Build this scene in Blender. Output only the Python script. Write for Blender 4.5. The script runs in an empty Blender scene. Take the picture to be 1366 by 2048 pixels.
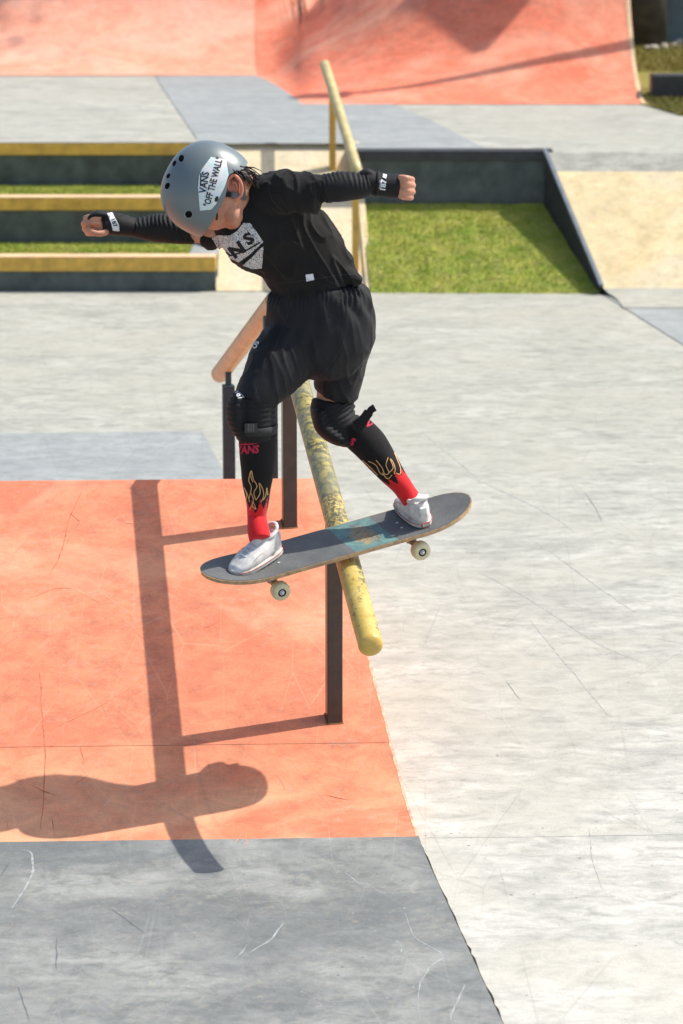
import bpy, bmesh, math, random
from mathutils import Vector, Matrix, noise
from mathutils.bvhtree import BVHTree
random.seed(7)
SC = bpy.context.scene
COL = SC.collection
R = math.radians
# ------------------------------------------------------------------ camera, light, exposure
F, H, TH = 6000.0, 2.9, math.atan(1440/6000)
cam_d = bpy.data.cameras.new('camera'); cam = bpy.data.objects.new('camera', cam_d); COL.objects.link(cam)
cam.location = (0, 0, H); cam.rotation_euler = (R(90)-TH, 0, 0)
cam_d.sensor_fit = 'VERTICAL'; cam_d.sensor_height = 36; cam_d.lens = F/2048*36
cam_d.clip_start = .1; cam_d.clip_end = 2000
cam_d.dof.use_dof = True; cam_d.dof.focus_distance = 8.85; cam_d.dof.aperture_fstop = 5.0
SC.camera = cam
SUNV = Vector((.725, .185, 1)).normalized()
el = math.asin(SUNV.z); az = math.atan2(SUNV.x, SUNV.y)
W = bpy.data.worlds.new('World'); SC.world = W; W.use_nodes = True
wn = W.node_tree.nodes; wl = W.node_tree.links
sky = wn.new('ShaderNodeTexSky'); sky.sky_type = 'NISHITA'; sky.sun_disc = False
sky.sun_elevation = el; sky.sun_rotation = az; sky.air_density = 1.0; sky.dust_density = 2.5
bg = wn['Background']; wl.new(sky.outputs[0], bg.inputs[0]); bg.inputs[1].default_value = .15
sd = bpy.data.lights.new('sun', 'SUN'); sd.energy = 4.2; sd.angle = R(.53); sd.color = (1, .95, .87)
so = bpy.data.objects.new('sun', sd); COL.objects.link(so)
so.rotation_euler = SUNV.to_track_quat('Z', 'Y').to_euler()
SC.view_settings.view_transform = 'Standard'; SC.view_settings.look = 'None'
SC.view_settings.exposure = .33; SC.view_settings.gamma = 1; SC.view_settings.use_curve_mapping = False
# ------------------------------------------------------------------ geometry helpers
CAMP = Vector((0, 0, H))
def ray(px, py):
    v = (py-1024)/F
    return Vector(((px-683)/F, math.cos(TH)-v*math.sin(TH), -math.sin(TH)-v*math.cos(TH)))
def on_z(px, py, z): d = ray(px, py); return CAMP+d*((z-H)/d.z)
def on_Y(px, py, Y): d = ray(px, py); return CAMP+d*(Y/d.y)
def on_plane(px, py, p0, n): d = ray(px, py); return CAMP+d*((p0-CAMP).dot(n)/d.dot(n))
def psize(p): return (p.y*math.cos(TH)+(H-p.z)*math.sin(TH))/F
def tag(o, label=None, cat=None, group=None, kind=None):
    if label: o['label'] = label
    if cat: o['category'] = cat
    if group: o['group'] = group
    if kind: o['kind'] = kind
    return o
def link(name, me, mat=None, parent=None, smooth=False):
    o = bpy.data.objects.new(name, me); COL.objects.link(o)
    if mat is not None:
        for m in (mat if isinstance(mat, (list, tuple)) else [mat]): me.materials.append(m)
    if smooth:
        for p in me.polygons: p.use_smooth = True
    if parent:
        o.parent = parent
        q = parent; M = Matrix()
        while q: M = q.matrix_basis @ M; q = q.parent
        if not o.get('_loc'): pass
    return o
def empty(name, loc=(0, 0, 0)):
    o = bpy.data.objects.new(name, None); COL.objects.link(o); o.location = loc; o.empty_display_size = .1
    return o
class MB:
    def __init__(s): s.v = []; s.f = []; s.m = []
    def add(s, vs, fs, m=0):
        b = len(s.v); s.v += [Vector(x) for x in vs]; s.f += [[i+b for i in f] for f in fs]; s.m += [m]*len(fs)
    def box(s, c, h, ax=None, m=0):
        c = Vector(c); X, Y, Z = ax or (Vector((1,0,0)), Vector((0,1,0)), Vector((0,0,1)))
        vs = [c+X*h[0]*i+Y*h[1]*j+Z*h[2]*k for i in (-1,1) for j in (-1,1) for k in (-1,1)]
        s.add(vs, [[0,1,3,2],[4,6,7,5],[0,4,5,1],[2,3,7,6],[0,2,6,4],[1,5,7,3]], m)
    def tube(s, pts, r, n=16, caps=True, m=0):
        pts = [Vector(p) for p in pts]; rs = r if isinstance(r, (list, tuple)) else [r]*len(pts)
        ref = None; rings = []
        for i, p in enumerate(pts):
            t = (pts[min(i+1, len(pts)-1)]-pts[max(i-1, 0)]).normalized()
            if ref is None: ref = t.orthogonal().normalized()
            u = (ref-t*ref.dot(t)).normalized(); ref = u; w = t.cross(u)
            rings.append([p+(u*math.cos(a)+w*math.sin(a))*rs[i] for a in [2*math.pi*k/n for k in range(n)]])
        vs = [q for ring in rings for q in ring]; fs = []
        for i in range(len(rings)-1):
            for k in range(n):
                fs.append([i*n+k, i*n+(k+1) % n, (i+1)*n+(k+1) % n, (i+1)*n+k])
        if caps: fs.append(list(range(n))[::-1]); fs.append([(len(rings)-1)*n+k for k in range(n)])
        s.add(vs, fs, m)
    def grid(s, P, m=0):
        nr, nc = len(P), len(P[0]); s.add([p for r in P for p in r],
            [[i*nc+j, i*nc+j+1, (i+1)*nc+j+1, (i+1)*nc+j] for i in range(nr-1) for j in range(nc-1)], m)
    def mesh(s, name):
        me = bpy.data.meshes.new(name); me.from_pydata([tuple(v) for v in s.v], [], s.f); me.update()
        for p, m in zip(me.polygons, s.m): p.material_index = m
        return me
    def build(s, name, mat, parent=None, smooth=False, bevel=0, recalc=True):
        me = s.mesh(name)
        if recalc or bevel:
            bm = bmesh.new(); bm.from_mesh(me)
            if recalc: bmesh.ops.recalc_face_normals(bm, faces=bm.faces)
            if bevel:
                bmesh.ops.bevel(bm, geom=[e for e in bm.edges if len(e.link_faces) == 2 and e.calc_face_angle(0) > .6], offset=bevel, segments=2, affect='EDGES', profile=.5)
            bm.to_mesh(me); bm.free()
        return link(name, me, mat, parent, smooth)
# ------------------------------------------------------------------ material helpers
def lin(c): return tuple((x/12.92 if x <= .04045 else ((x+.055)/1.055)**2.4) for x in c)
class NT:
    def __init__(s, name, rough=.8, spec=.5):
        s.m = bpy.data.materials.new(name); s.m.use_nodes = True; s.n = s.m.node_tree.nodes; s.l = s.m.node_tree.links
        s.b = s.n['Principled BSDF']; s.b.inputs['Roughness'].default_value = rough
        s.b.inputs['Specular IOR Level'].default_value = spec
        s.tc = s.n.new('ShaderNodeTexCoord')
    def map(s, scale=(1,1,1), rot=(0,0,0), loc=(0,0,0)):
        m = s.n.new('ShaderNodeMapping'); s.l.new(s.tc.outputs['Object'], m.inputs[0])
        m.inputs['Scale'].default_value = scale; m.inputs['Rotation'].default_value = rot; m.inputs['Location'].default_value = loc
        return m.outputs[0]
    def noise(s, vec, scale=5, detail=6, rough=.6, dist=0):
        t = s.n.new('ShaderNodeTexNoise'); s.l.new(vec, t.inputs['Vector'])
        t.inputs['Scale'].default_value = scale; t.inputs['Detail'].default_value = detail
        t.inputs['Roughness'].default_value = rough; t.inputs['Distortion'].default_value = dist
        return t.outputs['Fac']
    def vor(s, vec, scale, feature='F1'):
        t = s.n.new('ShaderNodeTexVoronoi'); t.feature = feature; s.l.new(vec, t.inputs['Vector']); t.inputs['Scale'].default_value = scale
        return t.outputs['Distance']
    def ramp(s, fac, stops, interp='LINEAR'):
        r = s.n.new('ShaderNodeValToRGB'); s.l.new(fac, r.inputs[0]); cr = r.color_ramp; cr.interpolation = interp
        while len(cr.elements) < len(stops): cr.elements.new(.5)
        for e, (p, c) in zip(cr.elements, stops):
            e.position = p; e.color = (c, c, c, 1) if not isinstance(c, tuple) else (*c, 1)
        return r.outputs[0]
    def mix(s, fac, a, b, mode='MIX'):
        x = s.n.new('ShaderNodeMix'); x.data_type = 'RGBA'; x.blend_type = mode
        for i, v in ((0, fac), (6, a), (7, b)):
            if isinstance(v, (int, float)): x.inputs[i].default_value = v if i == 0 else (v, v, v, 1)
            elif isinstance(v, tuple): x.inputs[i].default_value = (*v, 1)
            else: s.l.new(v, x.inputs[i])
        return x.outputs[2]
    def math(s, op, a, b=0):
        x = s.n.new('ShaderNodeMath'); x.operation = op
        for i, v in ((0, a), (1, b)):
            if isinstance(v, (int, float)): x.inputs[i].default_value = v
            else: s.l.new(v, x.inputs[i])
        return x.outputs[0]
    def col(s, c):
        if isinstance(c, tuple): s.b.inputs['Base Color'].default_value = (*c, 1)
        else: s.l.new(c, s.b.inputs['Base Color'])
    def bump(s, h, strength=.3, dist=.01):
        x = s.n.new('ShaderNodeBump'); x.inputs['Strength'].default_value = strength; x.inputs['Distance'].default_value = dist
        s.l.new(h, x.inputs['Height']); s.l.new(x.outputs[0], s.b.inputs['Normal'])
    def rgh(s, v): s.l.new(v, s.b.inputs['Roughness'])

def plain(name, c, rough=.6, spec=.5, nz=.12, scale=40, bump=.15):
    t = NT(name, rough, spec); v = t.map()
    n = t.noise(v, scale, 5); k = t.ramp(n, [(.3, 1-nz), (.7, 1+nz)])
    t.col(t.mix(1.0, c, k, 'MULTIPLY'))
    if bump: t.bump(n, bump, .004)
    return t.m
def concrete(name, c1, c2, c3, streak=3.0, stain=None, speck=.5, rough=.78, near_pale=0):
    """broomed concrete: long trowel streaks, clouding, pits and specks"""
    t = NT(name, rough, .35)
    s1 = t.noise(t.map((1.0, streak, 1.5)), 2.0, 10, .68, .7)
    s2 = t.noise(t.map((2, 2*streak, 4), loc=(3, 7, 0)), 4.5, 10, .74, .5)
    big = t.noise(t.map((1, 1.5, 1)), 1.1, 7, .62, .8)
    c = t.mix(t.ramp(s1, [(.36, 0.0), (.64, 1.0)]), c1, c2)
    c = t.mix(t.math('MULTIPLY', t.ramp(s2, [(.46, 0.0), (.66, 1.0)]), .82), c, c3)
    if stain: c = t.mix(t.math('MULTIPLY', t.ramp(big, [(.46, 0.0), (.62, 1.0)]), .85), c, stain)
    mot = t.noise(t.map((1, 1.3, 1), loc=(9, 4, 0)), 9, 10, .78, .6)
    c = t.mix(1.0, c, t.ramp(mot, [(.28, .74), (.5, 1.0), (.72, 1.17)]), 'MULTIPLY')
    wn_ = t.noise(t.map((1, 1, 1), loc=(2, 8, 0)), 42, 6, .75); wm = t.noise(t.map(loc=(6, 1, 0)), 2.6, 4, .6)
    c = t.mix(t.math('MULTIPLY', t.math('MULTIPLY', t.ramp(wn_, [(.52, 0.0), (.66, 1.0)]), t.ramp(wm, [(.4, .25), (.6, 1.0)])), .38), c, (.40, .36, .28))
    if near_pale:      # tone graded along the ground: paler near the camera, greyer further off
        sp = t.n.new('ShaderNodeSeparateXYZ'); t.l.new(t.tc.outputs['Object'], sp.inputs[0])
        c = t.mix(1.0, c, t.ramp(t.math('ADD', t.math('MULTIPLY', t.math('SUBTRACT', sp.outputs[1], near_pale), .16), t.math('MULTIPLY', t.math('SUBTRACT', big, .5), .5)), [(.0, (1.14, 1.13, 1.12)), (.22, (1.0, 1.0, .98)), (1, (.90, .90, .86))]), 'MULTIPLY')
    fine = t.noise(t.map(), 160, 3, .7)
    c = t.mix(1.0, c, t.ramp(fine, [(.25, .88), (.75, 1.08)]), 'MULTIPLY')
    pv = t.vor(t.map(), 34); pn = t.noise(t.map(), 6, 3)
    pit = t.math('MULTIPLY', t.ramp(pv, [(.045, 1.0), (.075, 0.0)]), t.ramp(pn, [(.55, 0.0), (.62, 1.0)]))
    c = t.mix(t.math('MULTIPLY', pit, speck), c, (.08, .085, .08))
    for rot, sc in ((.3, 5.5), (-1.1, 4.2), (1.9, 7.0)):     # fine pale abrasion
        w = t.noise(t.map((1, 1, 1), (0, 0, rot), (rot*2, 4, 0)), 1.8, 3, .6)
        vv = t.vor(t.map((sc, sc*.3, 1), (0, 0, rot), (rot*4, rot*3, 0)), 1.2, 'DISTANCE_TO_EDGE')
        ln = t.math('MULTIPLY', t.ramp(vv, [(.004, 1.0), (.012, 0.0)]), t.ramp(w, [(.5, 0.0), (.62, 1.0)]))
        c = t.mix(t.math('MULTIPLY', ln, .2 if streak < 1 else .09), c, tuple(min(.82, x*1.25+.1) for x in c2))
    # hairline scratches left by wheels and trucks
    for rot, sc, th in ((.5, 2.2, .0035), (-.75, 1.5, .003), (1.35, 1.9, .003)):
        w = t.noise(t.map((1, 1, 1), (0, 0, rot), (rot*3, 1, 0)), 1.1, 2, .5)
        vv = t.vor(t.map((sc, sc*.22, 1), (0, 0, rot), (rot*5, rot*2, 0)), 1.3, 'DISTANCE_TO_EDGE')
        ln = t.math('MULTIPLY', t.ramp(vv, [(th*.4, 1.0), (th*1.6, 0.0)]), t.ramp(w, [(.5, 0.0), (.6, 1.0)]))
        c = t.mix(t.math('MULTIPLY', ln, .2), c, (.12, .12, .115))
    t.col(c)
    t.bump(t.mix(.5, s2, fine), .22, .006)
    t.rgh(t.ramp(s1, [(.3, rough-.1), (.7, rough+.08)]))
    return t.m
M = {}
M['pale'] = concrete('pale_concrete', (.355, .355, .32), (.50, .495, .45), (.262, .268, .243), 2.0, (.42, .412, .36), .8, near_pale=7.9)
M['grey'] = concrete('grey_concrete', (.185, .197, .187), (.31, .32, .30), (.125, .138, .135), 1.3, (.14, .152, .152), .3)
M['bluegrey'] = concrete('bluegrey_concrete', (.255, .278, .275), (.33, .35, .343), (.225, .245, .243), 1.6, None, .3)
M['orange'] = concrete('orange_painted_concrete', (.63, .18, .092), (.71, .265, .14), (.48, .155, .09), .9, (.70, .36, .21), .25)
M['orange_low'] = concrete('faded_orange_painted_concrete', (.65, .188, .093), (.73, .285, .142), (.50, .165, .09), .9, (.74, .37, .20), .25)
M['coral'] = concrete('coral_painted_concrete', (.70, .155, .075), (.76, .235, .135), (.55, .15, .085), .6, (.74, .32, .20), .1)
M['salmon'] = concrete('salmon_painted_concrete', (.76, .29, .18), (.79, .37, .25), (.70, .24, .145), .8, (.77, .40, .28), .1)
M['cream'] = concrete('cream_painted_concrete', (.68, .53, .28), (.77, .65, .40), (.58, .45, .25), .9, (.66, .58, .42), .1)
M['ledge'] = concrete('ledge_top_concrete', (.70, .46, .24), (.74, .54, .32), (.55, .36, .25), 2, None, .1)
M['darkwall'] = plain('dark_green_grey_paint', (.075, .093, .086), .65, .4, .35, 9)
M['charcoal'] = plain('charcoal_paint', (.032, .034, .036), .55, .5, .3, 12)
M['yellowpaint'] = plain('ochre_edge_paint', (.62, .38, .06), .55, .5, .25, 14)
M['steel'] = plain('slate_steel_edge', (.17, .20, .23), .4, .6, .2, 20)
M['soil'] = plain('dark_joint_soil', (.035, .03, .024), .95, .1, .4, 60)
M['scuff_dark'] = plain('worn_rubber_scuff', (.25, .252, .235), .8, .2, .4, 50, 0)
M['scuff_grey'] = plain('grey_rubber_scuff', (.345, .35, .33), .8, .2, .4, 40, 0)
M['scuff_rust'] = plain('brown_scuff_on_orange', (.52, .15, .085), .8, .2, .4, 50, 0)
M['scuff_light'] = plain('pale_scratch', (.72, .70, .64), .7, .3, .2, 50, 0)
M['scuff_peach'] = plain('peach_scratch', (.79, .275, .15), .7, .3, .2, 50, 0)
# ------------------------------------------------------------------ ribbons for scratches and joints
def ribbon(mb, pts, wpx, plane, lift=.0015, m=1, jit=0.0, taper=True):
    """thin worn mark lying on a surface; pts are (x, y) seen points, plane() puts them on the surface"""
    P = [plane(x, y) for x, y in pts]
    Q = []
    for i in range(len(P)-1):
        n = max(2, int((P[i+1]-P[i]).length/.02))
        for k in range(n): Q.append(P[i].lerp(P[i+1], k/n))
    Q.append(P[-1]); L = []; Rr = []
    for i, q in enumerate(Q):
        t = (Q[min(i+1, len(Q)-1)]-Q[max(i-1, 0)]).normalized(); s = t.cross(Vector((0, 0, 1))).normalized()
        k = i/(len(Q)-1); w = wpx*psize(q)*.5*(math.sin(math.pi*min(max(k, .03), .97))**.5 if taper else 1)*(1+jit*noise.noise(q*30))
        off = s*(jit*.004*noise.noise(q*17+Vector((5, 5, 5))))
        up = Vector((0, 0, lift)); L.append(q+s*w+off+up); Rr.append(q-s*w+off+up)
    mb.grid([L, Rr], m)
def smoothpath(pts, n=8):
    out = []
    for i in range(len(pts)-1):
        p0 = pts[max(i-1, 0)]; p1 = pts[i]; p2 = pts[i+1]; p3 = pts[min(i+2, len(pts)-1)]
        for k in range(n):
            t = k/n
            out.append(tuple(.5*((2*b)+(-a+c)*t+(2*a-5*b+4*c-d)*t*t+(-a+3*b-3*c+d)*t**3) for a, b, c, d in zip(p0, p1, p2, p3)))
    out.append(tuple(pts[-1])); return out
# ------------------------------------------------------------------ funbox frame
O0 = on_z(683, 1679, 0)
TT = (on_z(835, 1677, 0)-on_z(0, 1688, 0)).normalized()
AA = Vector((-TT.y, TT.x, 0))
SL = math.tan(R(20)); TRL = .26     # bank slope; tangent length of the bottom transition
s0 = .0
nb = (Vector((0, 0, 1))-AA*SL).normalized()
pb = O0+AA*s0
crest = on_plane(300, 963, pb, nb); S_C = (crest-O0).dot(AA); Z_C = crest.z
def bank_z(s):
    if s > S_C: s2 = 2*S_C-s; return bank_z(s2)
    a, b = s0-TRL, s0+TRL*math.cos(R(20))
    if s <= a: return 0.0
    if s >= b: return (s-s0)*SL
    k = (s-a)/(b-a); return (b-s0)*SL*(k*k*(1.0)+0*(k))*1.0 if False else _arc(s)
RAD = TRL/math.tan(R(10))
def _arc(s):
    x = s-(s0-TRL); return RAD-math.sqrt(max(RAD*RAD-x*x, 0))
def bpt(t, s, dz=0): return O0+TT*t+AA*s+Vector((0, 0, bank_z(s)+dz))
def on_bank(px, py):
    d = ray(px, py); lo, hi = 6.0, 11.5
    f = lambda k: (CAMP+d*k).z-bank_z((CAMP+d*k-O0).dot(AA))
    k = 6.0
    while f(k) > 0 and k < 12: k += .02
    lo, hi = k-.02, k
    for _ in range(20):
        mid = (lo+hi)/2
        if f(mid) > 0: lo = mid
        else: hi = mid
    return CAMP+d*hi
def ts(p): return (p-O0).dot(TT), (p-O0).dot(AA)
# edge line of the orange bank / grey strip
E0 = ts(on_bank(838, 1679)); E1 = ts(on_bank(740, 1320)); E2 = ts(on_z(1003, 2047, 0))
def edge_t(s):
    if s < E0[1]: k = (s-E2[1])/(E0[1]-E2[1]); return E2[0]+k*(E0[0]-E2[0])
    k = (s-E0[1])/(E1[1]-E0[1]); return E0[0]+k*(E1[0]-E0[0])
# ------------------------------------------------------------------ ground
flat = lambda x, y: on_z(x, y, 0)
g = MB()
xs = [-300, -60, -20, -8, -4, -2, -1, 0, 1, 2, 4, 8, 20, 60, 300]; ys = [-60, -20, 0, 4, 6, 8, 10, 12, 14, 16, 18, 22, 30, 60, 150, 900]
g.grid([[Vector((x, y, 0)) for x in xs] for y in ys], 0)
up = lambda o: (lambda x, y: on_z(x, y, o))
# expansion joint across the pale flat and long worn arcs
ribbon(g, [(852, 1676), (1120, 1673), (1500, 1667)], 2.2, flat, .0006, 2, .8, False)
ribbon(g, [(1178, 1655), (1184, 1720), (1204, 1778)], 1.5, flat, .0006, 2, .6)
for pts, w, m in [([(1168, 985), (1190, 1015), (1204, 1043)], 5, 1), ([(840, 862), (900, 910), (960, 962)], 5, 2), ([(1060, 1240), (1100, 1290), (1150, 1350), (1215, 1430)], 5, 2),
        ([(1075, 1085), (1130, 1125), (1190, 1170), (1270, 1225)], 6, 2), ([(930, 950), (1010, 985), (1100, 1030), (1150, 1065)], 5, 2), 
        
        ([(300, 610), (320, 640), (330, 680)], 3, 2), 
        ([(950, 1140), (1060, 1200), (1200, 1290), (1300, 1330)], 4, 2), ([(1010, 1360), (1040, 1400)], 4, 1)]:
    ribbon(g, smoothpath(pts, 5), w*.6, flat, .0006, m, .8)
for _ in range(120):   # grit and chips on the flat
    x = random.uniform(800, 1366); y = random.uniform(1250, 2040)
    if random.random() < .45: y = random.uniform(1500, 1800)
    p = flat(x, y); r = random.uniform(.0016, .0042)
    if ts(p)[0] < edge_t(ts(p)[1])+.02: continue
    n = 6; ph = random.random()*6
    g.add([p+Vector((math.cos(ph+2*math.pi*k/n)*r*random.uniform(.6, 1.5), math.sin(ph+2*math.pi*k/n)*r*random.uniform(.5, 1.1), .0006)) for k in range(n)], [list(range(n))], 1)
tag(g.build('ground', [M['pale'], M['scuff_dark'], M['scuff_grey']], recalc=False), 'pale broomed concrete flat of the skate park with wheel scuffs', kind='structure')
# blue-grey poured panel at the right, beyond the diagonal joint
b = MB()
q = [flat(1203, 588), flat(1366, 690), flat(1800, 960), flat(2600, 960), flat(2000, 560), flat(1366, 560)]
b.add([v+Vector((0, 0, .004)) for v in q], [[0, 1, 2, 3, 4, 5]])
tag(b.build('concrete_panel', M['bluegrey'], recalc=False), kind='structure')
# ------------------------------------------------------------------ grey strip in front of and behind the ramp
S_OR0 = ts(on_bank(400, 1684))[1]         # where orange paint starts
gs = MB(); rows = []
def strip(mb, sa, sb, ns, tl=-6.0, lift=.0, m=0, jag=.0, side=.0):
    rows = []
    for i in range(ns+1):
        s = sa+(sb-sa)*i/ns; te = edge_t(s)+jag*noise.noise(Vector((s*25, 3, 0)))+jag*.6*noise.noise(Vector((s*90, 1, 0)))
        row = [bpt(tl+(te-tl)*k, s, lift) for k in (0, .5, .8, .9, .96, .985, 1)]
        row.append(bpt(te, s, -bank_z(s)-side)); rows.append(row)
    mb.grid(rows, m)
strip(gs, -3.2, S_OR0, 220, lift=.008, jag=.0007, side=.0)
gplane = lambda x, y: on_bank(x, y)
for pts, w, m in [([(40, 1703), (62, 1712), (66, 1745), (45, 1790), (24, 1822)], 8, 2), ([(225, 1824), (290, 1873)], 4, 1), ([(113, 1880), (113, 1946)], 4, 1), ([(810, 1832), (830, 1880), (886, 1916), (860, 1940), (836, 1990), (840, 2048)], 5, 2),
        ([(566, 1852), (540, 1885), (498, 1912)], 6, 2), ([(495, 1895), (470, 1925)], 4, 2), ([(930, 1975), (905, 2030), (900, 2048)], 6, 2), ([(690, 1750), (720, 1775)], 3, 2), 
        ([(36, 1980), (60, 2048)], 4, 1), ([(0, 1760), (20, 1730)], 5, 1), ([(790, 1886), (803, 1900), (800, 1912)], 4, 2), 
        ([(600, 1990), (660, 2010), (760, 2000)], 3, 2)]:
    ribbon(gs, smoothpath(pts, 5), w*.6, gplane, .0085, m, .9)
for _ in range(90):
    x, y = random.uniform(480, 860), random.uniform(1720, 2040)
    p = on_bank(x, y)
    if ts(p)[0] > edge_t(ts(p)[1])-.03: continue
    r = random.uniform(.0012, .0035)
    gs.add([p+Vector((math.cos(k)*r*random.uniform(.6, 1.5), math.sin(k)*r, .0086)) for k in range(6)], [list(range(6))], 2 if random.random() < .75 else 1)
M['scuff_faint'] = plain('chalky_scuff', (.33, .35, .345), .8, .2, .3, 50, 0)
M['scuff_slate'] = plain('slate_scuff', (.125, .135, .14), .8, .2, .3, 50, 0)
tag(gs.build('grey_pavement', [M['grey'], M['scuff_slate'], M['scuff_faint']], recalc=False), 'dark grey concrete strip at the foot of the orange ramp', kind='structure')
gf = MB(); SF = 2*S_C
r_ = []
for i in range(21):
    s = SF-S_OR0-.02+(ts(on_z(300, 866, 0))[1]-(SF-S_OR0-.02))*i/20
    r_.append([O0+TT*t+AA*s+Vector((0, 0, .006)) for t in (-9, -3, edge_t(s))])
gf.grid(r_)
tag(gf.build('far_grey_pavement', M['bluegrey'], recalc=False), kind='structure')
ck = MB()
cp = [(838+(1003-838)*k/40, 1679+(2047-1679)*k/40) for k in range(46)]
L = []; RR = []
for i, (x, y) in enumerate(cp):
    p = flat(x, y); s = ts(p)[1]
    a = O0+TT*(edge_t(s)+.001)+AA*s; w = .003+.005*abs(noise.noise(Vector((i*.9, 0, 0))))*2
    L.append(a+Vector((0, 0, .0025))); RR.append(a+TT*w+Vector((0, 0, .0025)))
ck.grid([L, RR])
tag(ck.build('joint_crack', M['soil'], recalc=False), kind='structure')
# ------------------------------------------------------------------ orange ramp (funbox)
ramp = empty('skate_ramp', O0); ramp.location = (0, 0, 0)
tag(ramp, 'orange painted concrete ramp rising away under the worn kinked rail', 'ramp')
fb = MB()
S_J = ts(on_bank(400, 1495))[1]
strip(fb, S_OR0, S_J-.0008, 26, lift=.008, m=3)
strip(fb, S_J+.0008, S_C-.012, 40, lift=.008)
rows = []
for k in range(9):     # rounded crest
    a = -R(20)+R(40)*k/8; s = S_C+.012*(k-4)/4; z = bank_z(S_C-.012)+.008+.002*(1-((k-4)/4)**2)
    te = edge_t(s); rows.append([O0+TT*t+AA*s+Vector((0, 0, z)) for t in (-6, -3, -1, te)]+[O0+TT*te+AA*s])
fb.grid(rows)
strip(fb, S_C+.012, SF-S_OR0, 60, lift=.008)
strip(fb, S_J-.0008, S_J+.0008, 1, lift=.0068)
for pts, w, m in [([(70, 1478), (140, 1445), (230, 1400), (300, 1345), (322, 1328)], 5, 2), ([(80, 1345), (84, 1420), (90, 1500), (88, 1600), (82, 1665)], 4, 1),
        ([(165, 985), (140, 1040), (122, 1110), (98, 1160)], 3, 1), ([(160, 1498), (168, 1525)], 5, 1), ([(0, 1180), (10, 1240)], 4, 2), ([(20, 1120), (70, 1070), (110, 1040)], 3, 2),
        ([(0, 1300), (60, 1260), (120, 1200)], 3, 2), ([(560, 1430), (620, 1400)], 3, 2), ([(60, 1200), (130, 1180), (200, 1210)], 3, 2), ([(230, 1230), (300, 1290)], 3, 2), ([(105, 1640), (110, 1680)], 3, 1), ([(20, 1560), (60, 1575), (120, 1600)], 3, 1),
        ([(240, 1050), (300, 1054)], 3, 2), ([(140, 1030), (160, 1048)], 4, 1), ([(650, 1595), (700, 1606)], 4, 1), ([(470, 1690), (490, 1670), (494, 1700)], 3, 2)]:
    ribbon(fb, smoothpath(pts, 5), w*.55, on_bank, .0085, m, 1.0)
for _ in range(60):
    x, y = random.uniform(0, 800), random.uniform(980, 1670); p = on_bank(x, y)
    if ts(p)[0] > edge_t(ts(p)[1])-.03: continue
    L_ = random.uniform(10, 45); a = random.choice((1.9, 2.6, .6, 1.2))+random.uniform(-.3, .3)
    ribbon(fb, [(x, y), (x+math.cos(a)*L_, y-math.sin(a)*L_*.8)], random.uniform(.6, 1.2), on_bank, .0085, random.choice((1, 2, 2)), .9)
fb.build('ramp_surface', [M['orange'], M['scuff_rust'], M['scuff_peach'], M['orange_low']], ramp, recalc=False)
M['plaster'] = plain('chalky_plaster_edge', (.66, .42, .29), .85, .2, .4, 50)
ww = MB()     # worn plaster arris along the edge of the ramp
Lr = []; Rl = []
for i in range(120):
    s = S_OR0+(S_C-S_OR0)*i/119; te = edge_t(s); w = .006+.008*abs(noise.noise(Vector((s*14, 9, 0))))
    Lr.append(bpt(te-w, s, .0088)); Rl.append(bpt(te+.001, s, .0088))
ww.grid([Lr, Rl]); ww.build('worn_edge', M['plaster'], ramp, recalc=False)
# ------------------------------------------------------------------ kinked rail
B1 = on_bank(579, 1052); B2 = on_bank(668, 1442)
dirh = (B1-B2); dirh.z = 0; dirh.normalize(); prn = Vector((dirh.y, -dirh.x, 0))
rp = lambda x, y: on_plane(x, y, B1, prn)
RN, RK, RF = rp(741, 1289), rp(552, 600), rp(440, 748)
RT = .0345
def worn_paint():
    t = NT('worn_yellow_rail_paint', .42, .5)
    v = t.map(); n1 = t.noise(v, 95, 8, .72); n2 = t.noise(t.map((1, .25, .25)), 9, 4, .6); n3 = t.noise(v, 13, 6, .7, .6)
    y = t.mix(t.ramp(n3, [(.35, 0.0), (.65, 1.0)]), (.50, .35, .065), (.62, .50, .17))
    bare = t.mix(n1, (.055, .055, .03), (.17, .16, .085))
    msk = t.ramp(t.math('ADD', t.math('MULTIPLY', n1, .62), t.math('MULTIPLY', n2, .42)), [(.535, 0.0), (.59, 1.0)])
    c = t.mix(msk, y, bare); t.col(c); t.bump(t.math('MULTIPLY', msk, -1), .35, .002)
    t.rgh(t.ramp(n1, [(.3, .5), (.7, .32)])); return t.m
def rubbed():
    t = NT('rubbed_rail_metal', .38, .5); v = t.map()
    n1 = t.noise(v, 45, 8, .75); n3 = t.noise(v, 7, 4)
    c = t.mix(t.ramp(n1, [(.44, 0.0), (.56, 1.0)]), (.13, .12, .06), (.54, .43, .12)); c = t.mix(t.math('MULTIPLY', t.ramp(n3, [(.4, 0.0), (.6, 1.0)]), .7), c, (.27, .27, .17))
    t.b.inputs['Metallic'].default_value = .35; t.col(c); t.bump(n1, .3, .002); return t.m
M['worn'] = worn_paint(); M['rubbed'] = rubbed()
M['tube_far'] = plain('pale_ochre_tube_paint', (.52, .36, .17), .45, .5, .2, 20)
M['post'] = plain('post_paint_with_orange_reflection', (.06, .030, .020), .30, .6, .25, 25)  # slate post paint, browned by the orange ramp's reflection put into the colour
rail = empty('grind_rail'); tag(rail, 'worn yellow kinked grind rail on dark posts over the orange ramp', 'rail')
t = MB(); dn = (RN-RK).normalized(); split = RK.lerp(RN, .64)
n_ = 24; t.tube([RK]+[RK.lerp(split, k/8) for k in range(1, 9)], RT, 28, caps=False); t.build('rubbed_tube', M['rubbed'], rail, True)
t = MB(); t.tube([split.lerp(RN, k/8) for k in range(9)], RT, 28, caps=False)
t.build('near_tube', M['worn'], rail, True)
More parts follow.
